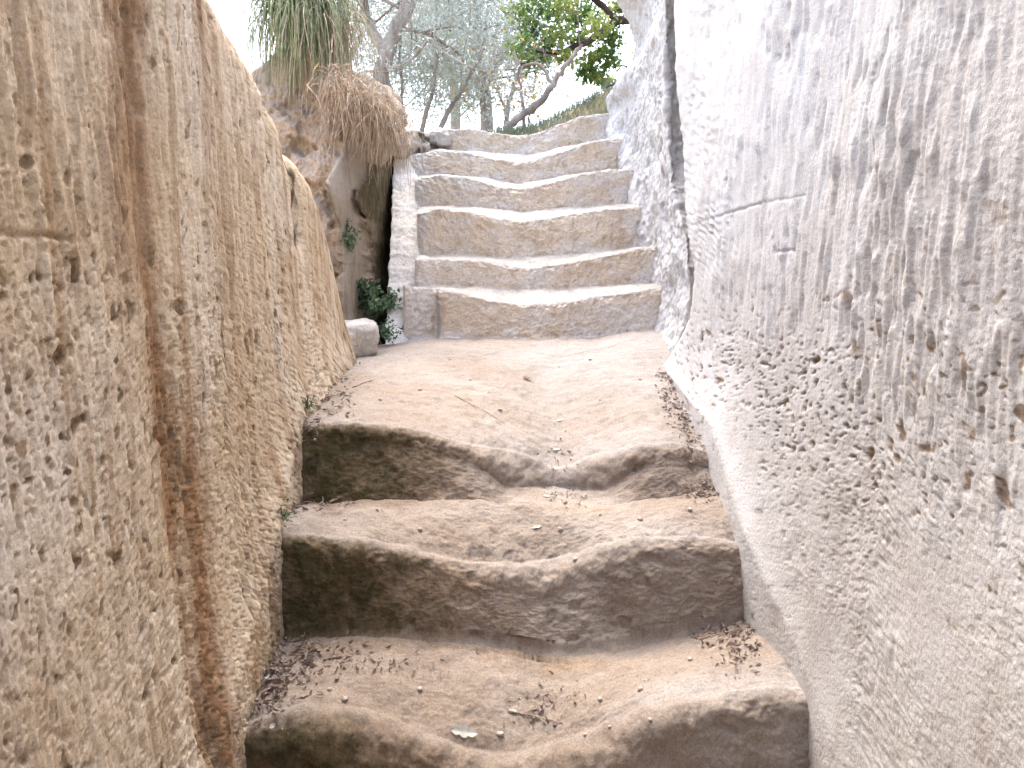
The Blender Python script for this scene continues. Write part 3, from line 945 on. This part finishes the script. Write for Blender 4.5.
def tree(name, label, stems, Y, leafmat, barkmat, limbs, L, W, per, spread, group=None, drop=0.0, depth=2, llen=0.9):
    """stems: list of (pixel polyline, r0, r1); limbs: how many sprouts leave each stem"""
    acc, twigs, leafpts = Acc(), [], None
    base = at(stems[0][0][0][0], stems[0][0][0][1], Y)
    root = empty(name, (base[0], base[1], GZ - 0.05))
    tag(root, label, 'tree', group)
    for si, (poly, r0, r1) in enumerate(stems):
        pts = px_pts(poly, Y)
        if si == 0 or poly[0][1] > 110:
            pts = np.concatenate([[[pts[0][0] - 0.02, pts[0][1], GZ - 0.15]], pts]) if pts[0][2] > GZ - 0.1 else pts
        q = acc.tube(pts, r0, r1, 9, 0.006)
        for _ in range(limbs):
            i = rng.integers(int(len(q) * 0.4), len(q))
            dd = rng.normal(size=3) * np.array([1, 1, 0.6]) + np.array([0, 0, 0.5])
            sprout(acc, q[i], dd, llen * rng.uniform(0.6, 1.2), r1 * 0.36, depth, twigs, 0.4, drop)
    acc.obj('trunk', barkmat, root)
    C = along(twigs, per, spread)
    V, Fs = leaf_arrays(C, L, W)
    mesh_obj('crown', V, Fs, leafmat, root, smooth=False)
    return root


# ------------------------------------------------------------------ trees
tree('olive_tree', 'leaning grey-barked tree with sparse grey leaves right behind the dry grass mound',
     [([(378, 105), (381, 80), (386, 52), (396, 30), (413, -6), (425, -40)], 0.075, 0.05), ([(386, 52), (376, 40), (366, 20), (360, -20)], 0.05, 0.03)],
     6.5, M_OLIVE, M_BARK, 6, 0.05, 0.013, 85, 0.09, None, 0.03)
tree('olive_tree', 'grey-green olive tree with straight grey trunk above the middle of the top step',
     [([(487, 150), (487, 112), (484, 88), (478, 55), (476, 10), (478, -40)], 0.085, 0.045), ([(485, 92), (470, 70), (452, 50), (445, 10)], 0.04, 0.02),
      ([(484, 90), (500, 62), (512, 38)], 0.035, 0.015)],
     9.0, M_OLIVE, M_BARK, 8, 0.06, 0.017, 100, 0.13, None, 0.03)
tree('olive_tree', 'thin slanting many-stemmed olive sapling between the mound and straight-trunked olive',
     [([(436, 140), (447, 112), (461, 92), (474, 68), (484, 48)], 0.03, 0.012), ([(419, 140), (425, 115), (433, 92), (437, 60), (436, 20)], 0.027, 0.012),
      ([(400, 120), (392, 92), (385, 70), (387, 40)], 0.024, 0.012), ([(402, 118), (401, 80), (400, 30)], 0.018, 0.01)],
     7.2, M_OLIVE, M_BARK, 5, 0.05, 0.014, 95, 0.10, None, 0.02)
tree('olive_tree', 'pale olive tree farthest back with dusty leaves, left of the yellow tree',
     [([(455, 150), (455, 90), (450, 40), (452, -30)], 0.10, 0.05), ([(455, 95), (500, 60), (510, 20)], 0.05, 0.02), ([(455, 80), (420, 50), (405, 0)], 0.05, 0.02)],
     13.0, M_OLIVE2, M_BARK, 7, 0.085, 0.024, 40, 0.2, None, 0.03, 2, 1.5)
tree('olive_tree', 'faint pale tree seen through the gap between the leaning trunk and the grass tuft',
     [([(352, 150), (350, 90), (345, 40), (348, -30)], 0.07, 0.035), ([(350, 80), (330, 40), (322, 0)], 0.04, 0.015), ([(349, 60), (364, 30), (368, 0)], 0.04, 0.015)],
     11.0, M_OLIVE2, M_BARK, 6, 0.07, 0.02, 30, 0.16, None, 0.03, 2, 1.2)
tree('oak_tree', 'green oak leaning in from behind the white rock with dark bare branch',
     [([(672, 150), (668, 100), (650, 40), (640, 8), (634, -30)], 0.10, 0.07), ([(648, 20), (617, 20), (596, 38), (570, 50), (545, 56), (520, 40)], 0.042, 0.015),
      ([(617, 20), (590, -5), (560, -12), (530, -10)], 0.03, 0.015)],
     7.0, M_OAK, M_DARKBARK, 1, 0.05, 0.035, 1, 0.05, None, 0.02, 1, 0.5)
OAK = [o for o in bpy.data.objects if o.name.startswith('oak_tree')][0]
for c in list(OAK.children):
    if c.name.startswith('crown'): bpy.data.objects.remove(c)
# oak crown: leaf clumps hung on short twigs round the limbs
acc, cl = Acc(), []
clumps = [(522, 12, 15), (530, 30, 13), (520, 48, 11), (545, 10, 16), (562, 5, 16), (572, 22, 15), (588, 12, 16), (600, 26, 12), (556, 34, 12), (540, 58, 10), (604, 52, 13),
          (592, 60, 11), (586, 72, 9), (597, 78, 8), (612, 36, 9), (578, 40, 10), (618, 8, 10), (528, 62, 8), (548, 46, 9), (610, 62, 7), (565, 56, 8), (606, 82, 6), (540, -15, 18), (580, -20, 20), (612, -22, 14)]
for px, py, rr in clumps:
    c = at(px, py, 7.0 + rng.normal() * 0.25)
    m = int(rr * 14)
    sp3 = rr / F * 7.0 * 0.55
    cl.append(c + rng.normal(size=(m, 3)) * np.array([sp3, sp3 * 1.3, sp3 * 0.8]))
V, Fs = leaf_arrays(np.concatenate(cl), 0.05, 0.034)
mesh_obj('crown', V, Fs, M_OAK, OAK, smooth=False)
tree('bare_tree', 'leaning bare grey tree with forked trunk rising from the grass bank',
     [([(506, 140), (510, 126), (524, 113), (543, 101), (553, 84), (563, 68), (572, 56), (582, 44)], 0.04, 0.014), ([(524, 113), (521, 92), (519, 70), (514, 50)], 0.016, 0.007),
      ([(544, 100), (532, 112), (528, 125)], 0.014, 0.01), ([(553, 84), (540, 62), (522, 66), (505, 70)], 0.015, 0.007)],
     6.3, M_AUTUMN, M_BARK, 2, 0.035, 0.02, 1.5, 0.03, None, 0.0, 1, 0.5)
tree('yellow_tree', 'small tree with sparse yellow and orange autumn leaves behind the bare tree',
     [([(505, 140), (507, 112), (512, 90), (520, 70), (530, 50)], 0.035, 0.015), ([(507, 112), (498, 90), (494, 72)], 0.02, 0.01)],
     9.0, M_AUTUMN, M_BARK, 3, 0.06, 0.035, 22, 0.10, None, 0.03, 2, 0.55)

q = Acc()
b0 = at(632, 70, 5.25)
q.tube(px_pts([(640, 40), (636, 52), (634, 64), (626, 76), (616, 83), (606, 88)], 5.28), 0.016, 0.007, 6, 0.003)
q.tube(px_pts([(630, 70), (622, 64), (616, 72)], 5.28), 0.007, 0.003, 5, 0.002)
tag(q.obj('bare_branch', M_DARKBARK, origin=tuple(b0)), 'dark bare branch curving round the edge of the white rock', 'branch')


# ------------------------------------------------------------------ hanging grasses
def blades(roots, n, length, rise, out, width, seg=9, dirbias=(0, -0.6), name='blades'):
    V, Fs, k = [], [], 0
    for _ in range(n):
        r0 = roots[rng.integers(len(roots))] + rng.normal(scale=0.03, size=3)
        an = rng.uniform(0, 2 * math.pi)
        h = np.array([math.cos(an) + dirbias[0], math.sin(an) + dirbias[1], 0])
        h = h / (np.linalg.norm(h) + 1e-6) * rng.uniform(0.3, 1.0) * out
        Lb = length * rng.uniform(0.55, 1.15)
        up = rise * rng.uniform(0.5, 1.2)
        v = h * 1.3 + np.array([0, 0, up])
        p = r0.copy()
        pts = []
        gacc = (up + length * 1.5) * rng.uniform(0.7, 1.1)
        for s_ in range(seg + 1):
            pts.append(p.copy())
            d = v / (np.linalg.norm(v) + 1e-9)
            p = p + d * Lb / seg
            v = v + np.array([-v[0] * 0.14, -v[1] * 0.14, -gacc * 1.9 / seg]) + rng.normal(scale=0.055, size=3)
        pts = np.array(pts)
        sd = np.cross(pts[-1] - pts[0], [0, 0, 1.0]) + rng.normal(scale=0.1, size=3)
        sd /= np.linalg.norm(sd) + 1e-9
        w = width * rng.uniform(0.7, 1.2) * (1 - np.linspace(0, 1, seg + 1) ** 1.6 * 0.85)
        V.append(np.stack([pts - sd * w[:, None] / 2, pts + sd * w[:, None] / 2], 1).reshape(-1, 3))
        i = np.arange(seg) * 2 + k
        Fs.append(np.stack([i, i + 1, i + 3, i + 2], 1))
        k += 2 * (seg + 1)
    return np.concatenate(V), np.concatenate(Fs)


rt = np.array([at(px, py, Yv) for px, py, Yv in [(296, 22, 3.88), (304, 16, 3.92), (312, 22, 3.92), (319, 30, 3.9), (288, 30, 3.85), (304, 32, 3.82)]])
tuft = tag(empty('grass_tuft', tuple(at(312, 40, 3.65))), 'big arching green grass tuft hanging over the outcrop above the left wall', 'grass')
V, Fs = blades(rt, 1000, 0.66, 0.85, 0.31, 0.0068, 10)
mesh_obj('green_blades', V, Fs, M_BLADE, tuft)
V, Fs = blades(rt + [0.07, 0, -0.05], 300, 0.62, 0.4, 0.40, 0.005, 10)
mesh_obj('dead_blades', V, Fs, M_DRY, tuft)
# mound of earth that carries both grasses
cx = np.array([at(px, py, Yv) for px, py, Yv in [(300, 60, 3.8), (330, 70, 3.85), (355, 92, 3.9), (375, 108, 3.95), (392, 122, 4.0)]])
rt2 = []
for _ in range(90):
    a = rng.uniform(0, 1)
    px = 332 + 68 * a
    py = 68 + 58 * a ** 1.0
    rt2.append(at(px + rng.normal() * 5, py + abs(rng.normal()) * 8, 3.55 + 0.3 * a + rng.normal() * 0.08))
dry = tag(empty('dry_grass', tuple(at(365, 120, 3.8))), 'brown dead grass hanging in a thick curtain over the dark cleft', 'grass')
V, Fs = blades(np.array(rt2), 800, 0.31, 0.04, 0.12, 0.005, 9, (0.1, -0.6))
mesh_obj('dead_blades', V, Fs, M_DRY, dry)
mound = blob('earth_mound', (at(338, 122, 4.15)), (0.66, 0.6, 0.46), M_OUT, 21.0, 0.0, 2.2, (60, 80), 0.10)
V, Fs = blades(np.array([at(rng.uniform(330, 392), rng.uniform(104, 128), 3.62 + rng.uniform(0, 0.25)) for _ in range(60)]), 420, 0.22, 0.05, 0.10, 0.0045, 7, (0.0, -0.5))
mesh_obj('hanging_roots', V, Fs, M_DRY, dry)
tag(mound, 'brown earth mound on the outcrop matted with dead grass roots', 'mound')


# ------------------------------------------------------------------ ferns and weeds
def surf_hit(ob, px, py):
    me = ob.data
    co = np.empty(len(me.vertices) * 3, np.float32)
    me.vertices.foreach_get('co', co)
    fi = np.empty(len(me.polygons) * 4, np.int32)
    me.loops.foreach_get('vertex_index', fi)
    bt = BVHTree.FromPolygons((co.reshape(-1, 3) + np.array(ob.location)).tolist(), fi.reshape(-1, 4).tolist())
    return bt.ray_cast(Vector((0, 0, 0)), Vector(ray(px, py)).normalized())[0]


def leafy_plant(name, label, px, py, Y, n, L, W, mat, size, cat='plant'):
    c = at(px, py, Y)
    if Y == 0:
        c = np.array(surf_hit(OUTC, px, py))
    root = tag(empty(name, tuple(c)), label, cat)
    acc, twigs = Acc(), []
    for _ in range(n):
        d = np.array([rng.normal() * 0.6, -abs(rng.normal()) * 0.7, abs(rng.normal()) * 0.9 + 0.2])
        d /= np.linalg.norm(d)
        p2 = c + d * size * rng.uniform(0.5, 1.1)
        p3 = p2 + d * size * 0.25 - np.array([0, 0, size * 0.15])
        twigs.append(acc.tube([c, (c + p2) / 2 + [0, 0, 0.01], p2, p3], 0.0022, 0.001, 4, 0, 3))
    acc.obj('stem', M_FERN, root)
    V, Fs = leaf_arrays(along(twigs, 240, 0.012), L, W, 0.3)
    mesh_obj('foliage', V, Fs, mat, root, smooth=False)
    return root


leafy_plant('fern', 'green leafy fern growing in the cleft beside the white shoulder', 374, 312, 3.85, 18, 0.032, 0.02, M_FERN, 0.15)
leafy_plant('fern', 'small dark weed clinging to the rock above the fern', 348, 246, 0, 18, 0.024, 0.014, M_FERN, 0.10)
leafy_plant('weed', 'tiny green weed at the landing corner by the brown wall', 308, 408, 2.30, 8, 0.012, 0.006, M_FERN, 0.035)
leafy_plant('weed', 'green weed sprig at left end of the middle step edge', 282, 522, 1.92, 9, 0.011, 0.005, M_FERN, 0.04)
leafy_plant('weed', 'pale weed at the foot of the white shoulder near the gully', 388, 338, 3.55, 10, 0.02, 0.012, M_FERN, 0.07)

# ------------------------------------------------------------------ litter on the treads
bpy.context.view_layer.update()
trees_ = []
for so in steps:
    me = so.data
    n = len(me.vertices)
    co = np.empty(n * 3, np.float32)
    me.vertices.foreach_get('co', co)
    co = co.reshape(-1, 3) + np.array(so.parent.location)
    fi = np.empty(len(me.polygons) * 4, np.int32)
    me.loops.foreach_get('vertex_index', fi)
    trees_.append(BVHTree.FromPolygons(co.tolist(), fi.reshape(-1, 4).tolist()))


def hit(px, py):
    d = Vector(ray(px, py)).normalized()
    best = None
    for bt in trees_:
        loc, nor, idx, dist = bt.ray_cast(Vector((0, 0, 0)), d)
        if loc is not None and (best is None or dist < best[2]):
            best = (np.array(loc), np.array(nor) * (1 if nor.z > 0 or nor.y < 0 else -1), dist)
    return best


patches = [  # centre px, spread px, count, size
    (285, 505, 24, 6, 90, 0.016), (330, 503, 25, 4, 35, 0.013), (280, 668, 22, 14, 190, 0.016), (255, 690, 16, 14, 110, 0.018), (320, 655, 25, 8, 50, 0.014),
    (725, 634, 16, 9, 110, 0.013), (742, 652, 10, 12, 60, 0.012), (708, 492, 16, 6, 70, 0.012), (722, 485, 8, 6, 40, 0.011),
    (325, 400, 16, 10, 90, 0.014), (340, 372, 10, 10, 40, 0.013), (310, 428, 10, 6, 60, 0.014), (668, 392, 6, 12, 90, 0.012), (682, 420, 6, 14, 90, 0.012), (694, 450, 6, 12, 60, 0.012), (660, 374, 4, 3, 15, 0.012),
    (560, 455, 10, 14, 35, 0.010), (570, 495, 14, 8, 45, 0.010), (545, 700, 20, 9, 32, 0.011), (535, 720, 14, 6, 14, 0.012), (390, 665, 30, 6, 40, 0.012), (380, 336, 12, 5, 60, 0.016)]
C, LL = [], []
for cx_, cy_, sx_, sy_, n_, L_ in patches:
    for _ in range(int(n_ * 1.7)):
        h = hit(cx_ + rng.normal() * sx_, cy_ + rng.normal() * sy_)
        if h is None or h[1][2] < 0.35: continue
        C.append(h[0] + h[1] * rng.uniform(0.001, 0.006))
        LL.append(L_ * rng.choice([0.5, 0.8, 1.2, 1.7]))
C, LL = np.array(C), np.array(LL)
dirs = np.stack([rng.normal(size=len(C)), rng.normal(size=len(C)), np.abs(rng.normal(size=len(C))) * 0.25], 1)
V, Fs = leaf_arrays(C, LL[:, None], LL[:, None] * 0.5, 0, dirs, 0.3)
acc = Acc()
acc.add(V, Fs)
o = mesh_obj('leaf_litter', V, Fs, M_LITTER, smooth=False, origin=(0, 1.9, -0.6))
tag(o, 'dry leaf litter gathered in the corners of the steps', 'leaf litter', kind='stuff')

# loose crumbs and grit
Cg = []
while len(Cg) < 1100:
    h = hit(rng.uniform(240, 760), rng.uniform(345, 765))
    if h is not None and h[1][2] > 0.85: Cg.append(h[0])
Cg = np.array(Cg)
tet = np.array([[1, 1, 1], [1, -1, -1], [-1, 1, -1], [-1, -1, 1]]) * 0.6
sz = rng.uniform(0.0008, 0.0032, len(Cg)) * (1 + 1 * (rng.uniform(size=len(Cg)) > 0.96))
V = (Cg[:, None] + tet[None] * sz[:, None, None] * rng.uniform(0.5, 1.3, (len(Cg), 4, 3)))
b = np.arange(len(Cg))[:, None] * 4
Fs = np.concatenate([b + np.array(f) for f in ([0, 1, 2], [0, 2, 3], [0, 3, 1], [1, 3, 2])], 0)
o = mesh_obj('gravel', V.reshape(-1, 3), Fs, M_PEB, smooth=False, origin=(0, 1.9, -0.6))
tag(o, 'fine grit and stone crumbs scattered over the treads', 'grit', kind='stuff')


def twig(label, p0, p1, r=0.0022, mat=M_TWIG, bend=0.006):
    a, b_ = hit(*p0), hit(*p1)
    if a is None or b_ is None: return
    pts = []
    for t in np.linspace(0, 1, 6):
        h = hit(p0[0] + (p1[0] - p0[0]) * t, p0[1] + (p1[1] - p0[1]) * t)
        pts.append((h or a)[0] + np.array([rng.normal() * bend * 0.3, 0, r * 1.2 + 0.002 * math.sin(math.pi * t)]))
    q = Acc()
    q.tube(pts, r, r * 0.5, 5, 0.0006, 3)
    d = pts[4] - pts[1]
    q.tube([pts[3], pts[3] + d * 0.15 + np.array([d[1], -d[0], 0]) * 0.35 + [0, 0, 0.002]], r * 0.6, r * 0.3, 4, 0, 2)
    o = q.obj('twig', mat, origin=tuple(pts[0]))
    tag(o, label, 'twig')


twig('forked brown twig on the lowest visible step near the middle', (508, 712), (562, 724), 0.0024)
twig('thin twig standing out of the leaf scraps beside the forked twig', (548, 694), (556, 712), 0.0014)
twig('pale twig in the litter at the left of the lowest visible step', (262, 700), (274, 684), 0.002)
twig('reddish twig at the foot of the dark middle riser', (296, 652), (304, 640), 0.002)
twig('long thin grass stalk lying across the landing', (455, 396), (505, 424), 0.0016)
twig('brown stick on the landing beside the brown left wall', (322, 398), (350, 396), 0.0028)
twig('thin stick on the landing pointing to the upper flight', (352, 388), (375, 380), 0.002)
twig('fine straw on the landing before the upper flight', (560, 357), (620, 345), 0.0012, M_PALELEAF)
twig('short stick in the right corner of the lowest visible step', (700, 640), (742, 630), 0.0022)
twig('straw at the left end of the middle step', (285, 500), (330, 506), 0.0018)


def flat_leaf(label, px, py, L, W, ang, mat, lobes=0, group=None):
    h = hit(px, py)
    if h is None: return
    n = h[1] / np.linalg.norm(h[1])
    t = np.array([math.cos(ang), math.sin(ang), 0])
    t -= n * t.dot(n)
    t /= np.linalg.norm(t)
    s = np.cross(n, t)
    ts_ = np.linspace(0, 1, 25)
    w = np.sin(math.pi * np.clip(ts_, 0, 1)) ** 0.6
    if lobes: w = w * (0.62 + 0.38 * np.abs(np.sin(ts_ * math.pi * lobes)))
    cols = np.linspace(-1, 1, 7)
    G = np.zeros((25, 7, 3))
    for i in range(25):
        for j, c_ in enumerate(cols):
            G[i, j] = h[0] + t * L * (ts_[i] - 0.5) + s * W * 0.5 * w[i] * c_ + n * (0.003 + 0.10 * W * abs(c_) + 0.05 * L * math.sin(ts_[i] * 5) ** 2)
    V = np.concatenate([G.reshape(-1, 3), G.reshape(-1, 3) - n * 0.0005])
    f = grid_faces(25, 7)
    o = mesh_obj('fallen_leaf', V, np.concatenate([f, f[:, ::-1] + 175]), mat, origin=tuple(h[0]))
    tag(o, label, 'leaf', group)


flat_leaf('pale grey lobed oak leaf lying alone on the lowest visible step', 464, 732, 0.062, 0.026, -0.15, M_PALELEAF, 3)
flat_leaf('whitish curled leaf in the litter at the far left of lowest step', 265, 678, 0.026, 0.018, 0.4, M_PALELEAF, 2)
flat_leaf('small white leaf scrap by the left edge of lowest step', 272, 726, 0.014, 0.010, 1.2, M_PALELEAF, 0)
flat_leaf('whitish leaf scrap right of the lobed leaf near the twigs', 512, 712, 0.022, 0.012, 0.1, M_PALELEAF, 2)
flat_leaf('white leaf in the worn groove of the middle step', 537, 528, 0.026, 0.013, 0.2, M_PALELEAF, 2)
flat_leaf('pale leaf at the head of the groove on the landing', 556, 450, 0.028, 0.014, 0.6, M_PALELEAF, 2)
flat_leaf('pale narrow leaf on the landing above the groove', 560, 421, 0.03, 0.011, 0.5, M_PALELEAF, 0)
flat_leaf('dark brown leaf in the middle of the landing', 527, 379, 0.035, 0.02, 0.0, M_LITTER, 2)
flat_leaf('brown leaf at the right edge of landing by the pale wall', 664, 374, 0.04, 0.02, 0.3, M_LITTER, 2)
flat_leaf('white leaf scrap at the foot of the landing riser', 546, 497, 0.018, 0.012, 0.3, M_PALELEAF, 0)

peb_px = [(345, 700), (420, 690), (600, 700), (640, 690), (690, 660), (585, 735), (500, 735), (345, 520), (420, 530), (560, 530), (640, 520), (690, 510),
          (600, 515), (420, 390), (470, 380), (600, 400), (640, 380), (380, 400), (500, 410), (590, 360), (450, 360), (650, 720), (330, 690), (610, 727), (575, 560)]
proto = None
for px, py in peb_px:
    h = hit(px, py)
    if h is None: continue
    s = rng.uniform(0.006, 0.014)
    if proto is None:
        proto = blob('pebble', h[0], (1, 1.2, 0.7), M_PEB, 31.0, 0.4, 2.3, (14, 18), 0.14)
        o = proto
    else:
        o = proto.copy()
        COL.objects.link(o)
    o.location = h[0] + np.array([0, 0, s * 0.25])
    o.scale = (s, s * rng.uniform(0.7, 1.2), s)
    o.rotation_euler = (0, 0, rng.uniform(0, 6.28))
    tag(o, 'small pale stone crumb lying loose on the worn treads', 'pebble', 'loose pebbles on the worn treads')

# ------------------------------------------------------------------ ground, bank and grass
gx = np.array([-400, -150, -60, -25, -12, -7, -5.2, -4.0, -3.2, -2.2, -1.2, -0.5, 0.2, 0.8, 1.25, 1.7, 2.3, 3.2, 5, 9, 16, 30, 60, 150, 400.])
gyv = np.array([-400, -150, -60, -25, -10, -5, -3.0, -1.5, 0, 0.8, 1.6, 2.4, 3.2, 4.0, 4.9, 5.4, 5.8, 6.4, 7, 8, 10, 13, 18, 30, 60, 150, 400.])
Xg, Yg = np.meshgrid(gx, gyv, indexing='ij')
Zg = 0.90 + 1.35 * sst(0.9, 1.6, Xg) * sst(6.2, 4.4, Yg) + 0.9 * sst(-3.2, -4.2, Xg) * sst(2.4, 0.5, Yg) + 0.03 * fbm(Xg * 0.7, Yg * 0.7, 1, 3)
Zg = np.where((Yg > 4.5) & (Xg < 0.9) & (Yg < 9), np.minimum(Zg, 0.86), Zg)
Vg = np.stack([Xg, Yg, Zg], 2).reshape(-1, 3)
fg = grid_faces(len(gx), len(gyv))
cen = Vg[fg].mean(1)
keep = ~((cen[:, 0] > -4.0) & (cen[:, 0] < 1.25) & (cen[:, 1] > -3.0) & (cen[:, 1] < 5.4))
o = mesh_obj('ground', Vg, fg[keep], M_GROUND)
tag(o, 'dry earthy ground round the rock-cut passage', 'ground', kind='structure')

# grass bank climbing to the right behind the top step
bx = np.linspace(-0.1, 1.5, 60)
by = np.linspace(5.1, 6.6, 40)
Bx, By = np.meshgrid(bx, by, indexing='ij')
top = np.interp(Bx, [at(515, 130, 5.7)[0], at(545, 122, 5.7)[0], at(575, 108, 5.7)[0], at(605, 88, 5.7)[0], at(640, 60, 5.7)[0]],
                [at(515, 131, 5.7)[2], at(545, 120, 5.7)[2], at(575, 106, 5.7)[2], at(605, 88, 5.7)[2], at(640, 66, 5.7)[2]])
Bz = 0.8 + (top - 0.83) * np.exp(-((By - 5.7) / 0.45) ** 2) + 0.02 * fbm(Bx * 6, By * 6, 3, 3)
BK = np.stack([Bx, By, Bz], 2)
o = grid_obj('earth_bank', BK, M_GROUND)
tag(o, 'low earth bank behind the top step', 'bank', kind='structure')
idx = rng.integers(0, 60 * 40, 16000)
rts = BK.reshape(-1, 3)[idx] + rng.normal(scale=0.02, size=(16000, 3)) * [1, 1, 0.2]
V, Fs, kk = [], [], 0
n = len(rts)
hgt = rng.uniform(0.03, 0.075, n)[:, None]
lean = rng.normal(scale=0.025, size=(n, 3)) * [1, 1, 0]
sd = rng.normal(size=(n, 3)) * [1, 1, 0]
sd /= np.linalg.norm(sd, axis=1)[:, None] + 1e-9
V = np.stack([rts - sd * 0.003, rts + sd * 0.003, rts + lean + hgt * [0, 0, 1]], 1).reshape(-1, 3)
Fs = np.arange(n * 3).reshape(-1, 3)
o = mesh_obj('grass', V, Fs, M_SHORT, smooth=False, origin=(0.5, 5.7, 0.9))
tag(o, 'short grey-green grass on the bank behind the top step', 'grass', kind='stuff')

# ------------------------------------------------------------------ light
SUN_EL, SUN_AZ = R(63), R(-17)          # azimuth from +Y towards +X
w = bpy.data.worlds.new('World')
SC.world = w
w.use_nodes = True
nt = w.node_tree
nt.nodes.clear()
wo = nt.nodes.new('ShaderNodeOutputWorld')
bg = nt.nodes.new('ShaderNodeBackground')
sky = nt.nodes.new('ShaderNodeTexSky')
sky.sky_type = 'NISHITA'
sky.sun_disc = False
sky.sun_elevation = SUN_EL
sky.sun_rotation = SUN_AZ
sky.air_density = 1.0
sky.dust_density = 4.0
sky.ozone_density = 0.45
bg.inputs['Strength'].default_value = 0.15
nt.links.new(sky.outputs[0], bg.inputs[0])
nt.links.new(bg.outputs[0], wo.inputs[0])
sd_ = bpy.data.lights.new('sun', 'SUN')
sd_.energy = 0.55
sd_.angle = R(60)
sd_.color = (1.0, 0.98, 0.95)
so = bpy.data.objects.new('sun', sd_)
COL.objects.link(so)
dirv = Vector((math.sin(SUN_AZ) * math.cos(SUN_EL), math.cos(SUN_AZ) * math.cos(SUN_EL), math.sin(SUN_EL)))
so.rotation_euler = dirv.to_track_quat('Z', 'Y').to_euler()
so.location = dirv * 20

cam = bpy.data.cameras.new('camera')
cam.sensor_width = 36
cam.lens = F / 1024 * 36
cam.clip_start = 0.02
cam.clip_end = 2000
co_ = bpy.data.objects.new('camera', cam)
COL.objects.link(co_)
co_.rotation_euler = (math.pi / 2 - PITCH, 0, 0)
SC.camera = co_

SC.render.engine = 'CYCLES'
SC.cycles.max_bounces = 8
SC.cycles.diffuse_bounces = 6
SC.cycles.use_denoising = True
vs = SC.view_settings
vs.view_transform = 'Standard'
vs.look = 'None'
vs.gamma = 1
vs.exposure = 2.56
